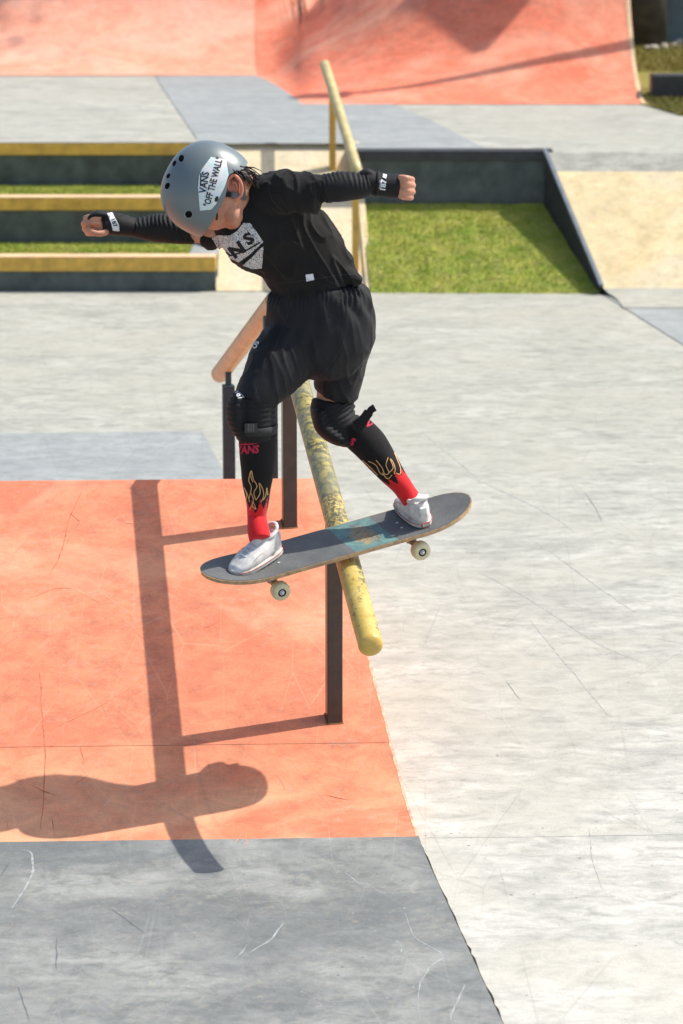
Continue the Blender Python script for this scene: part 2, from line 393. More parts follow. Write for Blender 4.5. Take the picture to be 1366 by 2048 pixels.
t = MB(); pts = [RN+dn*(.001+.020*math.sin(a)) for a in [R(90)*k/6 for k in range(7)]]; t.tube([RN]+pts, [RT*1.02]+[RT*1.02*max(math.cos(R(90)*k/6), .05) for k in range(7)], 28)
M['cap'] = plain('ochre_rail_cap_paint', (.60, .40, .09), .4, .5, .2, 30)
t.build('end_cap', M['cap'], rail, True)
t = MB(); t.tube([RK.lerp(RF, k/8) for k in range(9)], RT, 28, caps=False); t.build('far_tube', M['tube_far'], rail, True)
t = MB(); df = (RF-RK).normalized(); t.tube([RF]+[RF+df*.016*math.sin(R(90)*k/6) for k in range(7)], [RT]+[RT*max(math.cos(R(90)*k/6), .05) for k in range(7)], 28); t.build('end_cap', M['tube_far'], rail, True)
t = MB(); t.tube([RK-dn*.004, RK+dn*.004], RT*1.03, 28); t.build('weld_seam', M['rubbed'], rail, True)
def rail_pt_above(p, a, b_):
    k = (p-a).dot(dirh)/((b_-a).dot(dirh)); return a.lerp(b_, k)
def post(p, topz, hw, mat, parent, plate=True, yaw=0):
    ax = (Vector((dirh.y, -dirh.x, 0)), dirh, Vector((0, 0, 1)))
    m_ = MB(); m_.box((p.x, p.y, (p.z-.02+topz)/2), (hw, hw, (topz-p.z+.02)/2), ax); o = m_.build('post', mat, parent, bevel=.003)
    if plate:
        m_ = MB(); m_.box((p.x, p.y, p.z+.006), (hw*1.12, hw*1.3, .004), (ax[0], (dirh+Vector((0, 0, SL))).normalized(), nb)); w = m_.build('weld_collar', M['rust'], o, bevel=.002)
    return o
M['rust'] = plain('rusty_weld', (.20, .085, .035), .8, .3, .4, 60)
for B in (B1, B2):
    top = rail_pt_above(B, RK, RN); post(B, top.z-.01, .0232, M['post'], rail)
M['post_far'] = plain('slate_post_paint', (.022, .040, .055), .5, .4, .2, 25)
for px, hw, stub in ((457, .0225, True), (541, .0225, False)):
    q = rp(px, 800); k = (px-552)/(440-552); a = RK.lerp(RF, max(.02, min(.95, ((q-RK).dot(dirh))/((RF-RK).dot(dirh)))))
    zb = bank_z(ts(a)[1]); base = Vector((a.x, a.y, zb))
    if stub:
        post(base, a.z-.13+.045, hw, M['post_far'], rail, False)
        m_ = MB(); m_.box((a.x, a.y, a.z-.05), (.011, .011, .05), (Vector((dirh.y, -dirh.x, 0)), dirh, Vector((0, 0, 1)))); m_.build('post_stub', M['post_far'], rail)
    else: post(base, a.z-.01, hw, M['post_far'], rail, False)
# ------------------------------------------------------------------ far terrain: deck, banks, steps
ZD = .75
YB = on_z(683, 583, 0).y; YT = on_z(683, 286, ZD).y
dk = MB(); Yw = on_z(900, 303, ZD).y
EL = [on_z(433, 583, 0), on_z(398, 286, ZD)]     # left edge of the cream bank, foot and head
ER = [on_z(739, 583, 0), on_z(712, 296, ZD)]
dk.add([(-30, YT, ZD), (ER[1].x, YT, ZD), (ER[1].x, Yw, ZD), (30, Yw, ZD), (30, 60, ZD), (-30, 60, ZD)], [[0, 1, 2, 3, 4, 5]])
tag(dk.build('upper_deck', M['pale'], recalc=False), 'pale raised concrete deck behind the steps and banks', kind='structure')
b = MB(); pl = lambda x, y: on_z(x, y, ZD+.004)
b.add([pl(310, 152), pl(400, 287), pl(700, 287), pl(712, 299), pl(976, 299), pl(858, 238), pl(780, 205), pl(700, 190), pl(515, 150)], [[0, 1, 2, 3, 4, 5, 6, 7, 8]])
tag(b.build('deck_panel', M['bluegrey'], recalc=False), kind='structure')
# cream bank (between steps and grass)
cb = empty('cream_bank'); tag(cb, 'cream painted concrete bank with a yellow handrail, between the steps and the grass', 'ramp')
def lerp(a, b_, k): return a+(b_-a)*k
rows = []
for i in range(25):
    k = i/24; 
    prof = (k, k)
    a = lerp(EL[0], EL[1], k); c = lerp(ER[0], Vector((ER[1].x, YT, ZD)), k)
    dz = 0
    rows.append([lerp(a, c, j/6)+Vector((0, 0, dz+.004)) for j in range(7)])
m_ = MB(); m_.grid(rows); m_.build('bank_surface', M['cream'], cb, recalc=False)
m_ = MB(); cE0, cE1 = rows[0][-1], rows[-1][-1]
d_ = (cE1-cE0).normalized()
m_.box((cE0+cE1)/2+Vector((.0, 0, -.02)), (.022, (cE1-cE0).length/2, .035), (Vector((1, 0, 0)), d_, Vector((1, 0, 0)).cross(d_))); m_.build('side_kerb', M['cream'], cb, bevel=.006)
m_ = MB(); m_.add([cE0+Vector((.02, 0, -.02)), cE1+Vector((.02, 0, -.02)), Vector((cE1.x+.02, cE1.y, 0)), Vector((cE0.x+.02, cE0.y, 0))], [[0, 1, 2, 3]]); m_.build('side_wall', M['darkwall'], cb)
# stepped ledges
st = empty('terraced_steps'); tag(st, 'three dark terraced steps with yellow edges and strips of grass at the left', 'steps')
fy = [583, None, None]
lv = []
z1 = .205; z2 = .475
Yf = [YB, on_z(300, 397, z2).y, YT]; Zt = [z1, z2, ZD]; zb = [0, z1, z2]
# first step top seen at y=515
z1 = None
for zz in [x*.001 for x in range(100, 320)]:
    p = Vector((-.9, YB, zz)); 
    v = (H-zz); yy = 1024+F*((v*math.cos(TH)-YB*math.sin(TH))/(YB*math.cos(TH)+v*math.sin(TH)))
    if yy <= 515: z1 = zz; break
Ym = (YB+YT)/2
for zz in [x*.001 for x in range(300, 640)]:
    v = (H-zz); yy = 1024+F*((v*math.cos(TH)-Ym*math.sin(TH))/(Ym*math.cos(TH)+v*math.sin(TH)))
    if yy <= 396: z2 = zz; break
Yf = [YB, Ym, YT]; Zt = [z1, z2, ZD]; zb = [0, z1, z2]; dsh = []
def lx(Y): k = (Y-EL[0].y)/(EL[1].y-EL[0].y); return EL[0].x+(EL[1].x-EL[0].x)*k
for i in range(3):
    xr = lx(Yf[i])-.004 if i else EL[0].x-.004
    gfrac = .60
    e = empty('step'); e.parent = st
    m_ = MB(); yh_ = .075 if i else .082
    back = Yf[i]+.19 if i < 2 else Yf[i]+.12
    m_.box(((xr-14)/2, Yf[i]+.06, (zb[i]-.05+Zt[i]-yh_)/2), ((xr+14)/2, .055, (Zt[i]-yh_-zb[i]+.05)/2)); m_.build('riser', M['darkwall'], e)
    m_ = MB(); m_.box(((xr-14)/2, Yf[i]+.05, Zt[i]-yh_/2), ((xr+14)/2+.002, .062, yh_/2)); m_.build('edge_band', M['yellowpaint'], e, bevel=.004)
    m_ = MB(); m_.add([(-14, Yf[i]-.010, Zt[i]+.004), (xr, Yf[i]-.010, Zt[i]+.004), (xr, Yf[i]+.13, Zt[i]+.004), (-14, Yf[i]+.13, Zt[i]+.004)], [[0, 1, 2, 3]]); m_.build('ledge_top', M['ledge'] if i < 2 else M['pale'], e)
    if i < 2: 
        m_ = MB(); xg = xr-.15
        m_.box(((xg+xr)/2, (Yf[i]+.12+Yf[i+1])/2, Zt[i]-.1), (.085, (Yf[i+1]-Yf[i]-.1)/2, .103)); m_.build('concrete_infill', M['bluegrey'], e)
m_ = MB(); m_.box((-14+.5*(EL[1].x+14), YT+.3, ZD/2-.02), (.5*(EL[1].x+14), .2, ZD/2)); m_.build('core', M['darkwall'], st)
# ---- grass
def grass_mat(name, a, b_, c_):
    t = NT(name, .7, .2); n = t.noise(t.map((1, 2, 1)), 4.2, 7, .7); n2 = t.noise(t.map((1, 2, 1), loc=(4, 4, 0)), 11, 6, .7)
    col = t.mix(t.ramp(n, [(.36, 0.0), (.62, 1.0)]), a, b_); col = t.mix(t.math('MULTIPLY', t.ramp(n2, [(.45, 0.0), (.7, 1.0)]), .5), col, c_)
    t.col(col); t.b.inputs['Subsurface Weight'].default_value = 0; return t.m
M['grass'] = grass_mat('grass_blades', (.20, .29, .03), (.38, .39, .07), (.44, .37, .16))
M['turf'] = grass_mat('turf_soil', (.10, .14, .025), (.14, .16, .03), (.16, .12, .05))
M['drygrass'] = grass_mat('dry_grass', (.15, .17, .03), (.24, .20, .06), (.26, .17, .07))
def blades(mb, fn, n, h, w):
    for _ in range(n):
        p = fn()
        if p is None: continue
        a = random.random()*math.pi; hh = h*random.uniform(.45, 1.2); ln = Vector((random.gauss(0, .4), random.gauss(0, .4), 1))
        s = Vector((math.cos(a), math.sin(a), 0))*w*random.uniform(.6, 1.3)
        mb.add([p-s, p+s, p+ln*hh*.6+s*.6, p+ln*hh+Vector((0, 0, -.1*hh))+s*random.uniform(-1, 1)*2], [[0, 1, 2], [0, 2, 3]])
# patch between cream bank and the right bank
GB0, GB1 = on_z(741, 586, 0), on_z(1203, 588, 0)
zg = .43; GT0 = Vector((ER[1].x+.03, Yw-.012, zg)); GT1 = Vector((on_Y(1103, 410, Yw).x, Yw-.012, zg))
def gp(u, v):
    p = lerp(lerp(GB0, GB1, u), lerp(GT0, GT1, u), v); p.z += (.025*(1-u**3)-.012*max(0, u-.8)/.2)*math.sin(math.pi*v)+.012*noise.noise(p*6); return p
m_ = MB(); m_.grid([[gp(u/14, v/10) for u in range(15)] for v in range(11)])
def gfn(): 
    return gp(random.random(), random.random())
blades(m_, gfn, 30000, .013, .0022)
tag(m_.build('lawn', M['grass'], recalc=False), 'short green grass patch between the cream bank and the dark wall', 'grass', kind='stuff')
for i in range(2):
    m_ = MB(); xr = lx(Yf[i])-.16; ya, yb_ = Yf[i]+.125, Yf[i+1]
    m_.add([(-14, ya, Zt[i]-.01), (xr, ya, Zt[i]-.01), (xr, yb_, Zt[i]), (-14, yb_, Zt[i])], [[0, 1, 2, 3]])
    blades(m_, lambda: Vector((random.uniform(-2.4, xr), random.uniform(ya+.01, yb_-.01), Zt[i]-.008)), 9000, .022, .0026)
    tag(m_.build('grass_strip', M['grass'], recalc=False), ['green grass strip growing behind the lowest yellow-edged step', 'green grass strip growing behind the middle yellow-edged step'][i], 'grass', 'grass strips on the steps', 'stuff')
# ---- dark retaining wall with coping
rw = empty('retaining_wall'); tag(rw, 'dark grey-green retaining wall with a black coping above the grass patch', 'wall')
xw0, xw1 = ER[1].x-.02, on_Y(1105, 303, Yw).x
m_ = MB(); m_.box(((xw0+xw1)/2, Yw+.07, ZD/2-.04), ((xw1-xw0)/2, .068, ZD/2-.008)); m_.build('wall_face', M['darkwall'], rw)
m_ = MB(); m_.box(((xw0+xw1)/2, Yw+.055, ZD-.024), ((xw1-xw0)/2+.004, .075, .030)); m_.build('coping', M['charcoal'], rw, bevel=.004)
# ---- right cream bank with steel edge
rb = empty('side_bank'); tag(rb, 'cream concrete bank with a slate steel edge at the right of the grass patch', 'ramp')
prof = None
SE0, SE1 = on_Y(1097, 350, Yw-.06), on_z(1207, 576, 0.04)
prof = [(Yw, ZD), (Yw-.03, ZD-.008), (Yw-.07, ZD-.04)]+[(lerp(Yw-.07, SE1.y, k/10), lerp(ZD-.04, .035, k/10)) for k in range(1, 11)]+[(SE1.y-.06, .018), (SE1.y-.14, .010), (SE1.y-.3, .005), (SE1.y-.5, .004)]
def sx(Y): k = (Y-SE0.y)/(SE1.y-SE0.y); return SE0.x+(SE1.x-SE0.x)*min(max(k, -.2), 1.25)
g1 = MB(); g2 = MB()
ra = [[Vector((lerp(sx(y), 30, u), y, z+.003)) for u in (0, .003, .01, .03, .1, 1)] for y, z in prof]
yk = on_Y(1200, 345, Yw-.1); cut = 3
cut2 = max(i for i, (y, z) in enumerate(prof) if y > SE1.y-.02)
g1.grid(ra[:cut+1]); g2.grid(ra[cut:cut2+1]); g3 = MB(); g3.grid(ra[cut2:])
g1.build('grey_top', M['pale'], rb, recalc=False); g2.build('bank_surface', M['cream'], rb, recalc=False); g3.build('pale_foot', M['pale'], rb, recalc=False)
m_ = MB(); pe = [Vector((sx(y)-.012, y, z+.02)) for y, z in prof if SE1.y-.01 < y < Yw-.02]
for i in range(len(pe)-1):
    a, c = pe[i], pe[i+1]; d_ = (c-a).normalized(); m_.box((a+c)/2, (.012, (c-a).length/2+.002, .012), (Vector((1, 0, 0)), d_, Vector((1, 0, 0)).cross(d_)))
m_.build('steel_edge', M['steel'], rb)
m_ = MB(); m_.grid([[p for p in pe], [Vector((p.x+.004, p.y, -.01)) for p in pe]]); m_.build('side_wall', M['charcoal'], rb)
# ---- far handrail on the cream bank
hr = empty('handrail'); tag(hr, 'yellow steel handrail on two posts running down the cream bank behind the skater', 'handrail')
def slope_pt(px, py):
    n = (Vector((1, 0, 0))).cross(Vector((0, YT-YB, ZD))).normalized(); return on_plane(px, py, EL[0], n)
h1, h2 = slope_pt(665, 338), slope_pt(711, 540)
hd = (h1-h2); hd.z = 0; hd.normalize(); hn = Vector((hd.y, -hd.x, 0)); hp = lambda x, y: on_plane(x, y, h1, hn)
t1, t2 = hp(664, 183), hp(711, 330); he, hs = hp(649, 128), t2+(t2-t1).normalized()*.13
m_ = MB(); m_.tube([he.lerp(hs, k/8) for k in range(9)], .031, 20); M['hrail'] = plain('faded_yellow_handrail_paint', (.52, .43, .20), .4, .5, .2, 20); m_.build('top_tube', M['hrail'], hr, True)
M['hpost'] = plain('golden_post_paint', (.55, .33, .055), .45, .5, .15, 20)
for h_, tz in ((h1, t1.z), (h2, t2.z)):
    m_ = MB(); m_.box((h_.x, h_.y, (h_.z-.02+tz)/2), (.021, .021, (tz-h_.z+.02)/2)); m_.build('post', M['hpost'], hr, bevel=.003)
# ---- far quarter pipe and left bank
qp = empty('quarter_pipe'); tag(qp, 'coral orange curved quarter pipe at the back right, crossed by a long pole shadow', 'quarter pipe')
YQ = on_z(950, 209, ZD).y; RQ = 1.85
XR = on_z(1290, 209, ZD).x
lp = [(605, 206), (560, 183), (515, 155), (505, 80), (495, 0)]
fA = on_z(605, 207, ZD); fB = on_z(512, 152, ZD); CAPZ = .72
def rise(d, w, rr=1.85):
    dm = rr*math.sin(R(51)); d = max(d, 0); e = rr-math.sqrt(rr*rr-min(d, dm)**2)+max(0, d-dm)*math.tan(R(51)); return min(CAPZ, w*e)
def wq(x): k = min(1, max(0, (x-fA.x)/1.9)); return .13+.87*(k*k*(3-2*k))**.7
BKW = .92
def qsurf(d, Y, w):
    a, b_ = rise(d, w), rise(Y-fB.y, BKW); return min(CAPZ, .5*(a+b_+math.sqrt((a-b_)**2+.008))-.0447*math.exp(-(a+b_)*12))
def on_q(px, py):
    d = ray(px, py); k = 18.0
    while (CAMP+d*k).z > ZD+qsurf((CAMP+d*k).y-YQ, (CAMP+d*k).y, wq((CAMP+d*k).x)) and k < 26: k += .01
    return CAMP+d*k
rows = []; n = 34
feet = []
for j in range(9):
    k = j/8; p = lerp(fB, fA, k); p.y = fB.y+(fA.y-fB.y)*(k**1.25 if k < 1 else 1); feet.append(Vector((p.x, p.y, ZD)))
for j in range(1, 19): feet.append(Vector((lerp(fA.x, XR, j/18), YQ, ZD)))
feet[8].y = YQ
for i in range(61):
    d = 4.6*i/60; rw_ = []
    for j, p in enumerate(feet):
        w = wq(p.x)
        rw_.append(Vector((p.x-(.03*(1-j/8)*d if j < 8 else 0), p.y+d, ZD+.004+qsurf(d, p.y+d, w))))
    rows.append(rw_)
m_ = MB(); m_.grid(rows); m_.build('curved_surface', M['coral'], qp, smooth=True, recalc=False)
m_ = MB()
for side in (-1,):
    base = [Vector((r_[side].x, r_[side].y, ZD)) for r_ in rows]
    m_.grid([[r_[side] for r_ in rows], base])
m_.grid([[rows[-1][0], rows[-1][-1]], [Vector((rows[-1][0].x, rows[-1][0].y, ZD)), Vector((rows[-1][-1].x, rows[-1][-1].y, ZD))]])
m_.build('side_wall', M['ledge'], qp)
m_ = MB(); m_.box((lerp(rows[-1][0].x, XR, .5), rows[-1][0].y+.5, rows[-1][0].z-.03), ((XR-rows[-1][0].x)/2, .5, .03)); m_.build('platform', M['pale'], qp)
m_ = MB(); m_.tube([rows[-1][0]+Vector((0, 1, 0)), rows[-1][-1]+Vector((0, 1, 0))], .03, 14); m_.build('coping', M['steel'], qp, True)
rows_q = rows; m_ = MB(); xe = [r_[-1] for r_ in rows]; m_.grid([[p+Vector((-.02, 0, .004)) for p in xe], [p+Vector((.012, 0, .004)) for p in xe]]); m_.build('worn_edge', M['ledge'], qp, recalc=False)
lb = empty('back_bank'); tag(lb, 'pale salmon concrete bank at the back left behind the upper deck', 'ramp')
rows = []
for i in range(61):
    d = 4.6*i/60; xe = rows_q[i][0].x
    rows.append([Vector((x if x < 0 else xe+.01, fB.y+d, ZD+.006+rise(d, BKW))) for x in (-14, -5, -4, -3, -2.2, 1)])
m_ = MB(); m_.grid(rows); m_.build('bank_surface', M['salmon'], lb, smooth=True, recalc=False)
m_ = MB(); m_.box((-7.0, rows[-1][0].y+.62, rows[-1][0].z/2), (6.2, .6, rows[-1][0].z/2-.006)); m_.build('platform', M['pale'], lb)
# ---- verge at the right: grass, low dark block, stones, shaded wall and trunk
vg = MB(); zv = ZD+.006; P = lambda x, y: on_z(x, y, zv)
v0 = [P(1283, 208), P(1366, 231), P(1500, 262), P(1900, 262), P(1900, 70), P(1200, 70), P(1225, 150)]
vg.add(v0, [list(range(7))])
xa = XR+.02
def vf():
    x, y = random.uniform(1258, 1400), random.choice((random.uniform(90, 145), random.uniform(190, 232)))
    p = P(x, y)
    if p.x < XR+.02 or (y > 190 and y > 208+(x-1283)*.28): return None
    return p
blades(vg, vf, 7000, .045, .004)
tag(vg.build('verge', M['drygrass'], recalc=False), 'patchy dry grass verge right of the coral quarter pipe', 'grass', kind='stuff')
YK = on_z(1330, 200, zv).y; zk = H-(H-zv)
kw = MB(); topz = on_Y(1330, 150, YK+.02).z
kw.box((XR+5.07, YK+.09, (zv+topz)/2-.02), (5.0, .09, (topz-zv)/2+.02))  # low dark block that makes the dark band across the verge
tag(kw.build('dark_verge_block', M['charcoal'], bevel=.01), 'low dark block crossing the grass verge at the right', 'wall')
YW = on_z(1330, 82, zv).y
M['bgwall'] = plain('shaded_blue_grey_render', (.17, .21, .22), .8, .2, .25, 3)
bw = MB(); bx0 = on_Y(1312, 60, YW).x
bw.box((bx0+8, YW+.15, zv+1.4), (8, .15, 1.5)); tag(bw.build('boundary_wall', M['bgwall']), 'blue-grey rendered boundary wall behind the verge at the far right', 'wall')
M['bark'] = plain('dark_bark', (.055, .050, .042), .9, .2, .4, 8)
tr = empty('tree'); tag(tr, 'dark tree trunk standing beside the boundary wall at the top right corner', 'tree')
tb = on_z(1285, 92, zv); m_ = MB(); m_.tube([tb+Vector((.02*math.sin(k*1.7), 0, k*.65-.05)) for k in range(14)], [.17-.006*k+(.05 if k == 0 else 0) for k in range(14)], 14); m_.build('trunk', M['bark'], tr, True)
M['leaf'] = plain('tree_leaves', (.05, .09, .02), .6, .3, .3, 5)
m_ = MB()
for _ in range(2600):
    d = Vector((random.gauss(0, 1), random.gauss(0, 1), random.gauss(0, .7))); p = tb+Vector((0, .3, 9.0))+d*.6
    a = Vector((random.gauss(0, 1), random.gauss(0, 1), random.gauss(0, 1))).normalized()*.07; c = a.orthogonal().normalized()*.035
    m_.add([p-a, p+c, p+a, p-c], [[0, 1, 2, 3]])
m_.build('crown', M['leaf'], tr)
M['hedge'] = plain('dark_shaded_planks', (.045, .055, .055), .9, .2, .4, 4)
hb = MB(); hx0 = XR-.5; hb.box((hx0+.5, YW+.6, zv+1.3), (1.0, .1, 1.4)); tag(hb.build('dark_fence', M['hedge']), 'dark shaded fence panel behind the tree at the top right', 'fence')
M['stone'] = plain('pale_rubble', (.5, .46, .40), .85, .2, .3, 20)
for i in range(22):
    x = random.uniform(1262, 1366); y = random.uniform(72, 100); p = P(x, y); r = random.uniform(.015, .05)
    bm = bmesh.new(); bmesh.ops.create_icosphere(bm, subdivisions=2, radius=r)
    for v in bm.verts: v.co *= 1+.35*noise.noise(v.co*30+Vector((i, 0, 0))); v.co.z *= .6
    me = bpy.data.meshes.new('rubble_stone'); bm.to_mesh(me); bm.free(); me.transform(Matrix.Translation(p+Vector((0, 0, r*.3))))
    tag(link('rubble_stone', me, M['stone'], None, True), 'small pale rubble stone in the loose row along the verge below the boundary wall', 'stone', 'rubble stones along the verge')
# ---- off-frame casters of the two shadows on the quarter pipe: lamp post and pavilion
lampS = on_q(1262, 92); hdv = Vector((SUNV.x, SUNV.y, 0)).normalized(); lbp = lampS+hdv*2.2; lbp.z = ZD
tipS = on_q(600, 150); k = (lbp-tipS).dot(hdv)/math.hypot(SUNV.x, SUNV.y)*SUNV.z; LH = tipS.z+k-ZD
lm = empty('street_lamp', lbp); tag(lm, 'tall grey floodlight pole standing just outside the right edge behind the quarter pipe', 'street lamp')
M['galv'] = plain('galvanised_pole', (.32, .33, .34), .45, .5, .1, 10)
m_ = MB(); m_.tube([(0, 0, LH*k/8) for k in range(9)], [.075-.0055*k for k in range(9)], 16); m_.build('pole', M['galv'], lm, True)
m_ = MB(); m_.box((-.02, 0, LH), (.17, .13, .06)); m_.build('lamp_head', M['charcoal'], lm, bevel=.01)
zc = 5.2; cst = lambda p: p+SUNV*((zc-p.z)/SUNV.z)
A_, B_, C_ = cst(on_q(972, 102)), cst(on_q(785, 0)), cst(on_q(1062, 0))
e1, e2 = (B_-A_).normalized(), (C_-A_).normalized()
pv = empty('pavilion', (0, 0, 0)); tag(pv, 'flat roofed shelter outside the frame whose roof corner shades the quarter pipe', 'shelter')
m_ = MB(); c4 = [A_, A_+e1*1.0, A_+e1*1.0+e2*4.2, A_+e2*4.2]; vs = c4+[p+Vector((0, 0, .12)) for p in c4]
m_.add(vs, [[0, 1, 2, 3], [7, 6, 5, 4], [0, 4, 5, 1], [1, 5, 6, 2], [2, 6, 7, 3], [3, 7, 4, 0]]); m_.build('roof', M['charcoal'], pv)
for k1, k2 in ((.2, 3.9), (.8, 3.9)):
    p = A_+e1*k1+e2*k2; m_ = MB(); m_.tube([(p.x, p.y, ZD), (p.x, p.y, zc)], .05, 12); m_.build('post', M['galv'], pv, True)
# ------------------------------------------------------------------ skateboard
BP = rail_pt_above(B1, RK, RN)
kk = None
best = None
for i in range(400):      # rail point seen under the middle of the board
    p = RK.lerp(RN, i/400); v = (H-p.z); yy = 1024+F*((v*math.cos(TH)-p.y*math.sin(TH))/(p.y*math.cos(TH)+v*math.sin(TH)))
    if best is None or abs(yy-1117) < best[0]: best = (abs(yy-1117), p)
BC = best[1]
Lx = Vector((.93, .31, .195)).normalized()
Wd = Vector((0, -1, -math.tan(R(12.5)))); Wd = (Wd-Lx*Wd.dot(Lx)).normalized(); Nn = Lx.cross(-Wd).normalized()
if Nn.z < 0: Nn = -Nn
Ly = Nn.cross(Lx)                      # +y away from the camera
BO = BC+Vector((0, 0, 1))*(RT/math.cos(R(20))+.006)
# shift so that the board middle is seen at x = 678
off = (678-(683+F*BO.x/(BO.y*math.cos(TH)+(H-BO.z)*math.sin(TH))))*psize(BO)
BO = BO+Lx*off/Lx.x
bd = empty('skateboard'); tag(bd, 'black gripped skateboard with a teal patch sliding sideways on the grind rail', 'skateboard')
bd.matrix_world = Matrix(((Lx.x, Ly.x, Nn.x, BO.x), (Lx.y, Ly.y, Nn.y, BO.y), (Lx.z, Ly.z, Nn.z, BO.z), (0, 0, 0, 1)))
HL, HW = .413, .1
def kick(l):
    a = abs(l)-.235
    return 0 if a < 0 else (.9*a*a+.05*a if a < .1 else .9*.01+.005+(a-.1)*.23)
def bsurf(l, w): return kick(l)+.006*(w/HW)**2*max(0, 1-(abs(l)/.38)**4)
def bw_(l):
    a = abs(l)
    if a < .24: return HW*(1-.0*a)
    k = (a-.24)/(HL-.24); return HW*(max(0, 1-k**2.6))**.5
def boardmesh(z0, z1, sh=0.0, top_only=False):
    mb_ = MB(); n = 90; m = 12; T = []; B = []
    for i in range(n+1):
        u = math.sin((i/n-.5)*math.pi); u = .6*u+.4*(2*i/n-1); l = u*HL*(1-.0001); hw = max(bw_(l)-sh, .0006)
        l2 = l*(1-sh/HL)
        T.append([Vector((l2, hw*(2*j/m-1), bsurf(l, hw*(2*j/m-1))+z1)) for j in range(m+1)])
        B.append([Vector((l2, hw*(2*j/m-1), bsurf(l, hw*(2*j/m-1))+z0)) for j in range(m+1)])
    mb_.grid(T)
    if not top_only:
        mb_.grid([r[::-1] for r in B]); mb_.grid([[t[0] for t in T], [b[0] for b in B]]); mb_.grid([[b[-1] for b in B], [t[-1] for t in T]])
        mb_.grid([T[0], B[0]]); mb_.grid([B[-1], T[-1]])
    return mb_
M['ply'] = plain('maple_ply_edge', (.42, .28, .15), .5, .5, .35, 60)
boardmesh(-.0, .0105).build('deck', M['ply'], bd, True)
def tealpatch():
    t = NT('teal_print_on_grip', .6, .5); v = t.map()
    n = t.noise(v, 700, 2, .8); n2 = t.noise(t.map((1, 1, 1), loc=(2, 2, 0)), 26, 5, .65, 1.2); w = t.noise(t.map(loc=(5, 0, 0)), 34, 4, .6, 2)
    sp = t.n.new('ShaderNodeSeparateXYZ'); t.l.new(t.tc.outputs['Object'], sp.inputs[0])
    dx = t.math('MULTIPLY', t.math('SUBTRACT', sp.outputs[0], .078), 22); dy = t.math('MULTIPLY', sp.outputs[1], 13)
    r2 = t.math('ADD', t.math('MULTIPLY', dx, dx), t.math('MULTIPLY', dy, dy))
    c = t.mix(t.ramp(n2, [(.4, 0.0), (.6, 1.0)]), (.075, .20, .19), (.15, .30, .27))
    art = t.ramp(w, [(.38, (.07, .06, .05)), (.46, (.45, .30, .08)), (.52, (.32, .34, .18)), (.58, (.42, .13, .09)), (.66, (.12, .22, .22))])
    c = t.mix(t.ramp(t.math('ADD', r2, t.math('MULTIPLY', t.math('SUBTRACT', w, .5), 2.4)), [(.45, .9), (.9, 0.0)]), c, art)
    c = t.mix(1.0, c, t.ramp(n, [(.35, .75), (.72, 1.35)]), 'MULTIPLY')
    g = t.mix(t.ramp(n, [(.35, 0.0), (.72, 1.0)]), (.032, .040, .047), (.23, .23, .215)); g = t.mix(1.0, g, t.ramp(t.noise(v, 14, 6, .6), [(.3, .8), (.7, 1.25)]), 'MULTIPLY')
    xx = t.math('ADD', sp.outputs[0], t.math('MULTIPLY', sp.outputs[1], .10)); ms = t.math('MULTIPLY', t.math('MULTIPLY', t.math('GREATER_THAN', xx, .012), t.math('LESS_THAN', xx, .142)), t.ramp(t.noise(v, 20, 6, .7), [(.35, .35), (.62, .95)]))
    c = t.mix(ms, g, c); t.col(c); t.bump(n, .5, .0015); return t.m
M['grip'] = tealpatch()
boardmesh(.0105, .0114, .003, True).build('grip_tape', M['grip'], bd, True, recalc=False)
M['dirtwhite'] = plain('yellowed_urethane', (.60, .55, .34), .45, .5, .15, 60)
M['metal'] = plain('cast_truck_metal', (.24, .20, .17), .4, .6, .3, 60); M['chrome'] = plain('bright_bearing_steel', (.5, .5, .5), .25, .8, .1, 60)
M['black'] = plain('black_rubber', (.02, .02, .02), .6, .4, .2, 60)
